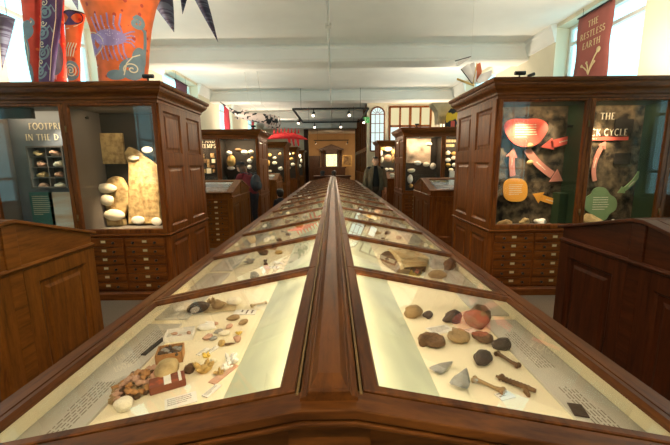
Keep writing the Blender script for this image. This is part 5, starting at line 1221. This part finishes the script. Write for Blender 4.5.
man = fuse(mb, 'person', 'skin', None, .0065, 3)
tag(man, 'man in open olive-grey jacket over black shirt standing by long case', 'person')
mb = MB(); limb(mb, [(mx, my, .98), (mx, my, 1.12), (mx, my, 1.28), (mx, my+.01, 1.40)], [.155, .15, .163, .115]); limb(mb, [(mx-.17, my, 1.40), (mx+.17, my, 1.40)], [.072, .072]); fuse(mb, 'shirt', 'black_cloth', man, .011)
mb = MB(); limb(mb, [(mx, my, .98), (mx, my, .90)], [.150, .140])
for sg in (-1, 1): limb(mb, [(mx+sg*.085, my, .94), (mx+sg*.10, my-.02, .50), (mx+sg*.11, my+.01, .10)], [.105, .078, .062])
fuse(mb, 'trousers', 'trousers', man, .012)
mb = MB(); torso_shell(mb, [((mx, my, .84), .225, .19), ((mx, my, 1.0), .215, .185), ((mx, my, 1.2), .215, .185), ((mx, my, 1.34), .22, .17), ((mx, my, 1.43), .17, .12), ((mx, my, 1.48), .085, .085)], 26, 334, .014, f)
for sg in (-1, 1): mb.tube([(mx+sg*.17, my, 1.40), (mx+sg*.21, my, 1.34), (mx+sg*.258, my+.01, 1.12), (mx+sg*.275, my-.04, .91)], [.075, .080, .064, .052], 14, caps=False)
for sg in (-1, 1): mb.tube([(mx+sg*.10, my-.165, 1.0), (mx+sg*.085, my-.165, 1.25), (mx+sg*.06, my-.12, 1.44), (mx+sg*.075, my+.03, 1.485)], [.02, .03, .03, .025], 8, flat=.5)
o = mb.obj('jacket', 'jacket', man)
mb = MB(); mb.ball(P(0, -.034, .052), (.082, .088, .078), 0, 18, 12, .03, 2, rot=rot); mb.ball(P(0, -.05, -.01), (.076, .06, .08), 0, 14, 10, .02, 3, rot=rot); mb.tube([P(-.06, .06, .085), P(0, .075, .092), P(.06, .06, .085)], [.02, .024, .02], 8); mb.obj('hair', 'hair_dark', man)
mb = MB()
for a in (-1, 1): mb.ball(P(a*.032, .081, .018), (.011, .008, .008), 0, 10, 8, rot=rot)
mb.obj('eyes', 'white', man)
mb = MB()
for a in (-1, 1): mb.ball(P(a*.032, .088, .018), (.0055, .003, .0055), 0, 8, 6, rot=rot); mb.tube([P(a*.016, .088, .036), P(a*.05, .080, .038)], .004, 6)
mb.obj('pupils', 'dark', man)
for sg in (-1, 1):
    mb = MB(); mb.ball((mx+sg*.115, my-.06, .045), (.052, .145, .045), 0, 14, 10, 0, 0, .043); mb.obj('shoe', 'dark', man)
# ---- woman with backpack leaning towards the second left case
wx, wy = -1.90, 8.05
f = V((-.85, .5, 0)).normalized(); sd = f.cross(ZA).normalized()
B = lambda a, b, z: V((wx, wy, 0))+sd*a+f*b+ZA*z
mb = MB(); hc = B(0, .30, 1.50); P, rot = head(mb, hc, (f-ZA*.25), .10) if False else head(mb, hc, f, .10)
limb(mb, [B(0, .17, 1.27), B(0, .26, 1.42)], [.055, .048]); limb(mb, [B(0, -.02, .92), B(0, .03, 1.05), B(0, .11, 1.2), B(0, .17, 1.29)], [.135, .115, .13, .09]); limb(mb, [B(-.15, .17, 1.29), B(.15, .17, 1.29)], [.055, .055])
for sg in (-1, 1):
    limb(mb, [B(sg*.085, -.03, .88), B(sg*.09, 0, .48), B(sg*.09, -.03, .08)], [.088, .055, .038]); limb(mb, [B(sg*.09, -.03, .05), B(sg*.10, .12, .032)], [.04, .032])
    limb(mb, [B(sg*.17, .17, 1.28), B(sg*.20, .30, 1.08), B(sg*.16, .50, 1.13)], [.048, .038, .026]); hand(mb, B(sg*.16, .50, 1.13), f+ZA*.1, sd*(-sg), .92)
wom = fuse(mb, 'person', 'skin', None, .0065, 3); tag(wom, 'person in maroon top with dark backpack leaning towards second left case', 'person')
mb = MB(); limb(mb, [B(0, -.02, .94), B(0, .03, 1.05), B(0, .11, 1.2), B(0, .17, 1.30)], [.155, .135, .148, .105]); limb(mb, [B(-.15, .17, 1.29), B(.15, .17, 1.29)], [.068, .068])
for sg in (-1, 1): limb(mb, [B(sg*.17, .17, 1.28), B(sg*.20, .30, 1.08), B(sg*.165, .47, 1.125)], [.065, .053, .04])
fuse(mb, 'jumper', 'maroon', wom, .011)
mb = MB(); limb(mb, [B(0, -.02, .94), B(0, -.02, .86)], [.148, .14])
for sg in (-1, 1): limb(mb, [B(sg*.082, -.03, .88), B(sg*.09, 0, .48), B(sg*.09, -.03, .10)], [.105, .07, .052])
fuse(mb, 'jeans', 'jeans', wom, .012)
mb = MB(); mb.ball(P(0, -.02, .035), (.088, .105, .098), 0, 18, 12, .04, 4, rot=rot); mb.tube([P(0, -.07, .0), P(0, -.10, -.10), P(0, -.09, -.20), P(0, -.07, -.28)], [.085, .085, .075, .04], 12); mb.obj('hair', 'hair_brown', wom)
mb = MB(); mb.ball(P(0, -.015, .075), (.092, .108, .065), 0, 18, 10, .02, 5, rot=rot); mb.obj('knitted_cap', 'black_cloth', wom)
mb = MB()
for a in (-1, 1): mb.ball(P(a*.032, .081, .018), (.010, .008, .007), 0, 8, 6, rot=rot)
mb.obj('eyes', 'white', wom)
for sg in (-1, 1):
    mb = MB(); c = B(sg*.095, .04, .04); mb.ball(c, (.05, .11, .04), 0, 14, 10, 0, 0, .038, rot=Matrix((sd, f, ZA)).transposed().to_euler()); mb.obj('shoe', 'dark', wom)
bc = B(0, -.16, 1.14); t = thing('backpack', bc-ZA*.2, 'charcoal backpack worn by person in maroon top', 'bag'); e = Matrix((sd, f, ZA)).transposed().to_euler()
mb = MB(); mb.ball(bc, (.145, .095, .20), 0, 20, 14, .03, 6, rot=e); mb.obj('main_pouch', 'pack', t)
mb = MB(); mb.ball(bc-f*.075-ZA*.06, (.115, .06, .11), 0, 16, 10, .02, 7, rot=e); mb.obj('front_pocket', 'pack', t)
for sg in (-1, 1): mb = MB(); mb.tube([bc+sd*sg*.09+ZA*.18+f*.05, B(sg*.11, .12, 1.385), B(sg*.12, .27, 1.28), B(sg*.13, .20, 1.08), bc+sd*sg*.10-ZA*.16+f*.06], .018, 8, flat=.5); mb.obj('strap', 'pack', t)
mb = MB(); mb.tube([bc+sd*(.02*math.cos(a))*2+ZA*(.21+.03*math.sin(a)) for a in (PI*k/8 for k in range(9))], .008, 6); mb.obj('grab_handle', 'pack', t)
# ---- small child beyond the table edge
cx_, cy_ = -1.25, 8.2
f = V((-.3, 1, 0)).normalized(); sd = f.cross(ZA).normalized(); B2 = lambda a, b, z: V((cx_, cy_, 0))+sd*a+f*b+ZA*z
mb = MB(); P, rot = head(mb, B2(0, 0, .875), f, .092); limb(mb, [B2(0, 0, .70), B2(0, 0, .79)], [.04, .038]); limb(mb, [B2(0, 0, .44), B2(0, 0, .55), B2(0, 0, .69)], [.09, .085, .075]); limb(mb, [B2(-.09, 0, .70), B2(.09, 0, .70)], [.04, .04])
for sg in (-1, 1):
    limb(mb, [B2(sg*.05, 0, .42), B2(sg*.05, .01, .24), B2(sg*.055, 0, .05)], [.055, .04, .03]); limb(mb, [B2(sg*.055, 0, .03), B2(sg*.06, .08, .025)], [.03, .025])
    limb(mb, [B2(sg*.11, 0, .70), B2(sg*.14, .01, .56), B2(sg*.14, .05, .44)], [.035, .028, .02]); hand(mb, B2(sg*.14, .05, .44), -ZA+f*.2, f, .62)
kid = fuse(mb, 'person', 'skin', None, .0055, 3); tag(kid, 'small dark-haired child seen over left edge of long case', 'person')
mb = MB(); limb(mb, [B2(0, 0, .44), B2(0, 0, .55), B2(0, 0, .70)], [.105, .10, .09]); limb(mb, [B2(-.09, 0, .70), B2(.09, 0, .70)], [.048, .048])
for sg in (-1, 1): limb(mb, [B2(sg*.11, 0, .70), B2(sg*.14, .01, .56), B2(sg*.14, .045, .46)], [.046, .038, .03])
fuse(mb, 'sweater', 'jeans', kid, .009)
mb = MB()
for sg in (-1, 1): limb(mb, [B2(sg*.05, 0, .44), B2(sg*.05, .01, .24), B2(sg*.055, 0, .07)], [.068, .052, .042])
fuse(mb, 'trousers', 'trousers', kid, .009)
mb = MB(); mb.ball(P(0, -.02, .04), (.086, .098, .086), 0, 18, 12, .05, 4, rot=rot); mb.ball(P(0, -.05, -.02), (.078, .055, .07), 0, 14, 10, .03, 3, rot=rot); mb.obj('hair', 'hair_dark', kid)
for sg in (-1, 1): mb = MB(); mb.ball(B2(sg*.058, .03, .03), (.034, .065, .03), 0, 12, 8, 0, 0, .028, rot=Matrix((sd, f, ZA)).transposed().to_euler()); mb.obj('shoe', 'dark', kid)

# ================================================================== LIGHT
w = bpy.data.worlds.new('sky'); sc.world = w; w.use_nodes = True
bg = w.node_tree.nodes['Background']; bg.inputs[0].default_value = (1.15, 2.2, 2.35, 1); bg.inputs[1].default_value = 1.0
def area(name, loc, size, power, col, rot=(0, 0, 0), portal=False, sizey=None):
    l = bpy.data.lights.new(name, 'AREA'); l.shape = 'RECTANGLE'; l.size = size; l.size_y = sizey or size; l.energy = power; l.color = col
    if portal: l.cycles.is_portal = True
    o = bpy.data.objects.new(name, l); COL.objects.link(o); o.location = loc; o.rotation_euler = rot; return o
for s in (-1, 1):
    for a, b in WIN[s]:
        area('window_portal', (s*(XW+.34), (a+b)/2, (ZS+ZT)/2), ZT-ZS, 1, (1, 1, 1), (0, s*PI/2, 0), True, b-a)
def spot(name, loc, tgt, power, col, angle, blend=.6, r=.05):
    l = bpy.data.lights.new(name, 'SPOT'); l.energy = power; l.color = col; l.spot_size = math.radians(angle); l.spot_blend = blend; l.shadow_soft_size = r
    o = bpy.data.objects.new(name, l); COL.objects.link(o); o.location = loc; o.rotation_euler = (V(tgt)-V(loc)).to_track_quat('-Z', 'Y').to_euler(); return o
WARM = (1, .72, .42); WARM2 = (1, .80, .55)
# spotlights of the tracks; the near ones are added to brighten the long case
for x, y, tx, ty in ((-.7, -.8, -.6, .8), (.7, -.8, .6, .8), (-.7, 2.9, -.6, 3.4), (.7, 2.9, .6, 3.4)):
    spot('track_spot', (x, y, 3.66), (tx, ty, .9), 260 if y < 0 else 380, WARM2, 100)  # added lamps of the unseen near track
for x, y, tx, ty in ((-.70, 13.4, -.6, 10.0), (.62, 13.4, .6, 10.0), (-.88, 17.6, -.9, 14.0), (.40, 17.6, .6, 14.0), (-1.46, 15.6, -2.2, 14.0), (1.34, 15.6, 2.0, 13.5)):
    spot('track_spot', (x, y, 3.27), (tx, ty, .8), 120, WARM2, 100)
for x in (-1.35, 1.15): spot('track_spot', (x, 27.9, 3.08), (x*.4, Y1, 2.2), 420, WARM, 100)
# uplights standing on the tall cases wash the ceiling
for s, ys in ((-1, (3.9, 8.94, 13.9, 18.1)), (1, (3.9, 8.94, 13.75))):
    for y in ys: area('case_uplight', (s*3.55, y+.98, 2.50), 1.2, 70, (1, .86, .66), (PI, 0, 0), False, .3)
# small spotlights inside the near cases
spot('case_spot', (-2.2, 3.98, 2.15), (-2.50, 4.32, 1.1), 230, WARM, 40, .8, .02); spot('case_spot', (-2.1, 3.98, 2.15), (-2.15, 4.4, 1.35), 90, WARM, 60, .8, .02)
spot('case_spot', (-3.1, 3.97, 2.15), (-3.2, 4.2, 1.5), 22, WARM2, 70, .8, .02)
spot('case_spot', (2.2, 3.96, 2.15), (2.15, 4.2, 1.2), 70, WARM, 80, .8, .02); spot('case_spot', (2.60, 4.0, 2.15), (2.52, 4.22, 1.72), 22, WARM2, 60, .9, .02); spot('case_spot', (3.1, 3.96, 2.15), (3.05, 4.2, 1.4), 60, WARM, 90, .8, .02)
spot('track_spot', (-.7, 2.9, 3.66), (-3.1, 4.45, 3.1), 420, WARM2, 60); spot('track_spot', (0, -.8, 3.66), (0, .55, .8), 120, WARM, 60)  # added beams that brighten the silk horns and the desk end
for x in (-1.3, 1.3): spot('added_rear_spot', (x, -3.7, 2.9), (0, .6, .9), 85, WARM, 50)  # added from behind to lift the dark near end of the desk case
for s in (-1, 1): area('added_rear_uplight', (s*4.2, -1.8, 2.4), 1.0, 70, (1, .84, .62), (PI, 0, 0), False, .3)  # upward fill added behind the camera, no fixture stands there
# lamp strips under the ridge of the long case
for s in (-1, 1): area('well_lamp_strip', (s*.100, (CY0+CY1)/2, 1.090), .010, 26, (1, .80, .52), (0, -s*math.radians(82), 0), False, CY1-CY0-.3)
# strip lamps inside the tall cases
for s, xe, ys in ((-1, XL, (3.9, 8.94, 13.9, 18.1, 22.3)), (1, XR, (3.9, 8.94, 13.75))):
    for y in ys:
        for a in (.5, 1.45): area('case_strip_lamp', (s*(xe+a), y+.16, 2.18), .7, 2.5 if y < 5 else 17, WARM, (math.radians(22), 0, 0), False, .06)

# ================================================================== CAMERA
cam = bpy.data.cameras.new('camera'); co = bpy.data.objects.new('camera', cam); COL.objects.link(co)
fw = ray(335, 222.5); rt = (ray(336, 222.5)-fw)*F; up = -(ray(335, 223.5)-fw)*F
co.matrix_world = Matrix.Translation(EYE) @ Matrix((rt.normalized(), up.normalized(), -fw.normalized())).transposed().to_4x4()
cam.sensor_width = 36; cam.sensor_fit = 'HORIZONTAL'; cam.lens = F*36/670; cam.clip_start = .02; cam.clip_end = 200
sc.camera = co
vs = sc.view_settings; vs.view_transform = 'Standard'; vs.look = 'None'; vs.exposure = 0.; vs.gamma = 1; vs.use_curve_mapping = False
cy = sc.cycles; cy.use_denoising = True; cy.max_bounces = 10; cy.diffuse_bounces = 5; cy.glossy_bounces = 4; cy.transparent_max_bounces = 24; cy.sample_clamp_indirect = 6; cy.caustics_reflective = False
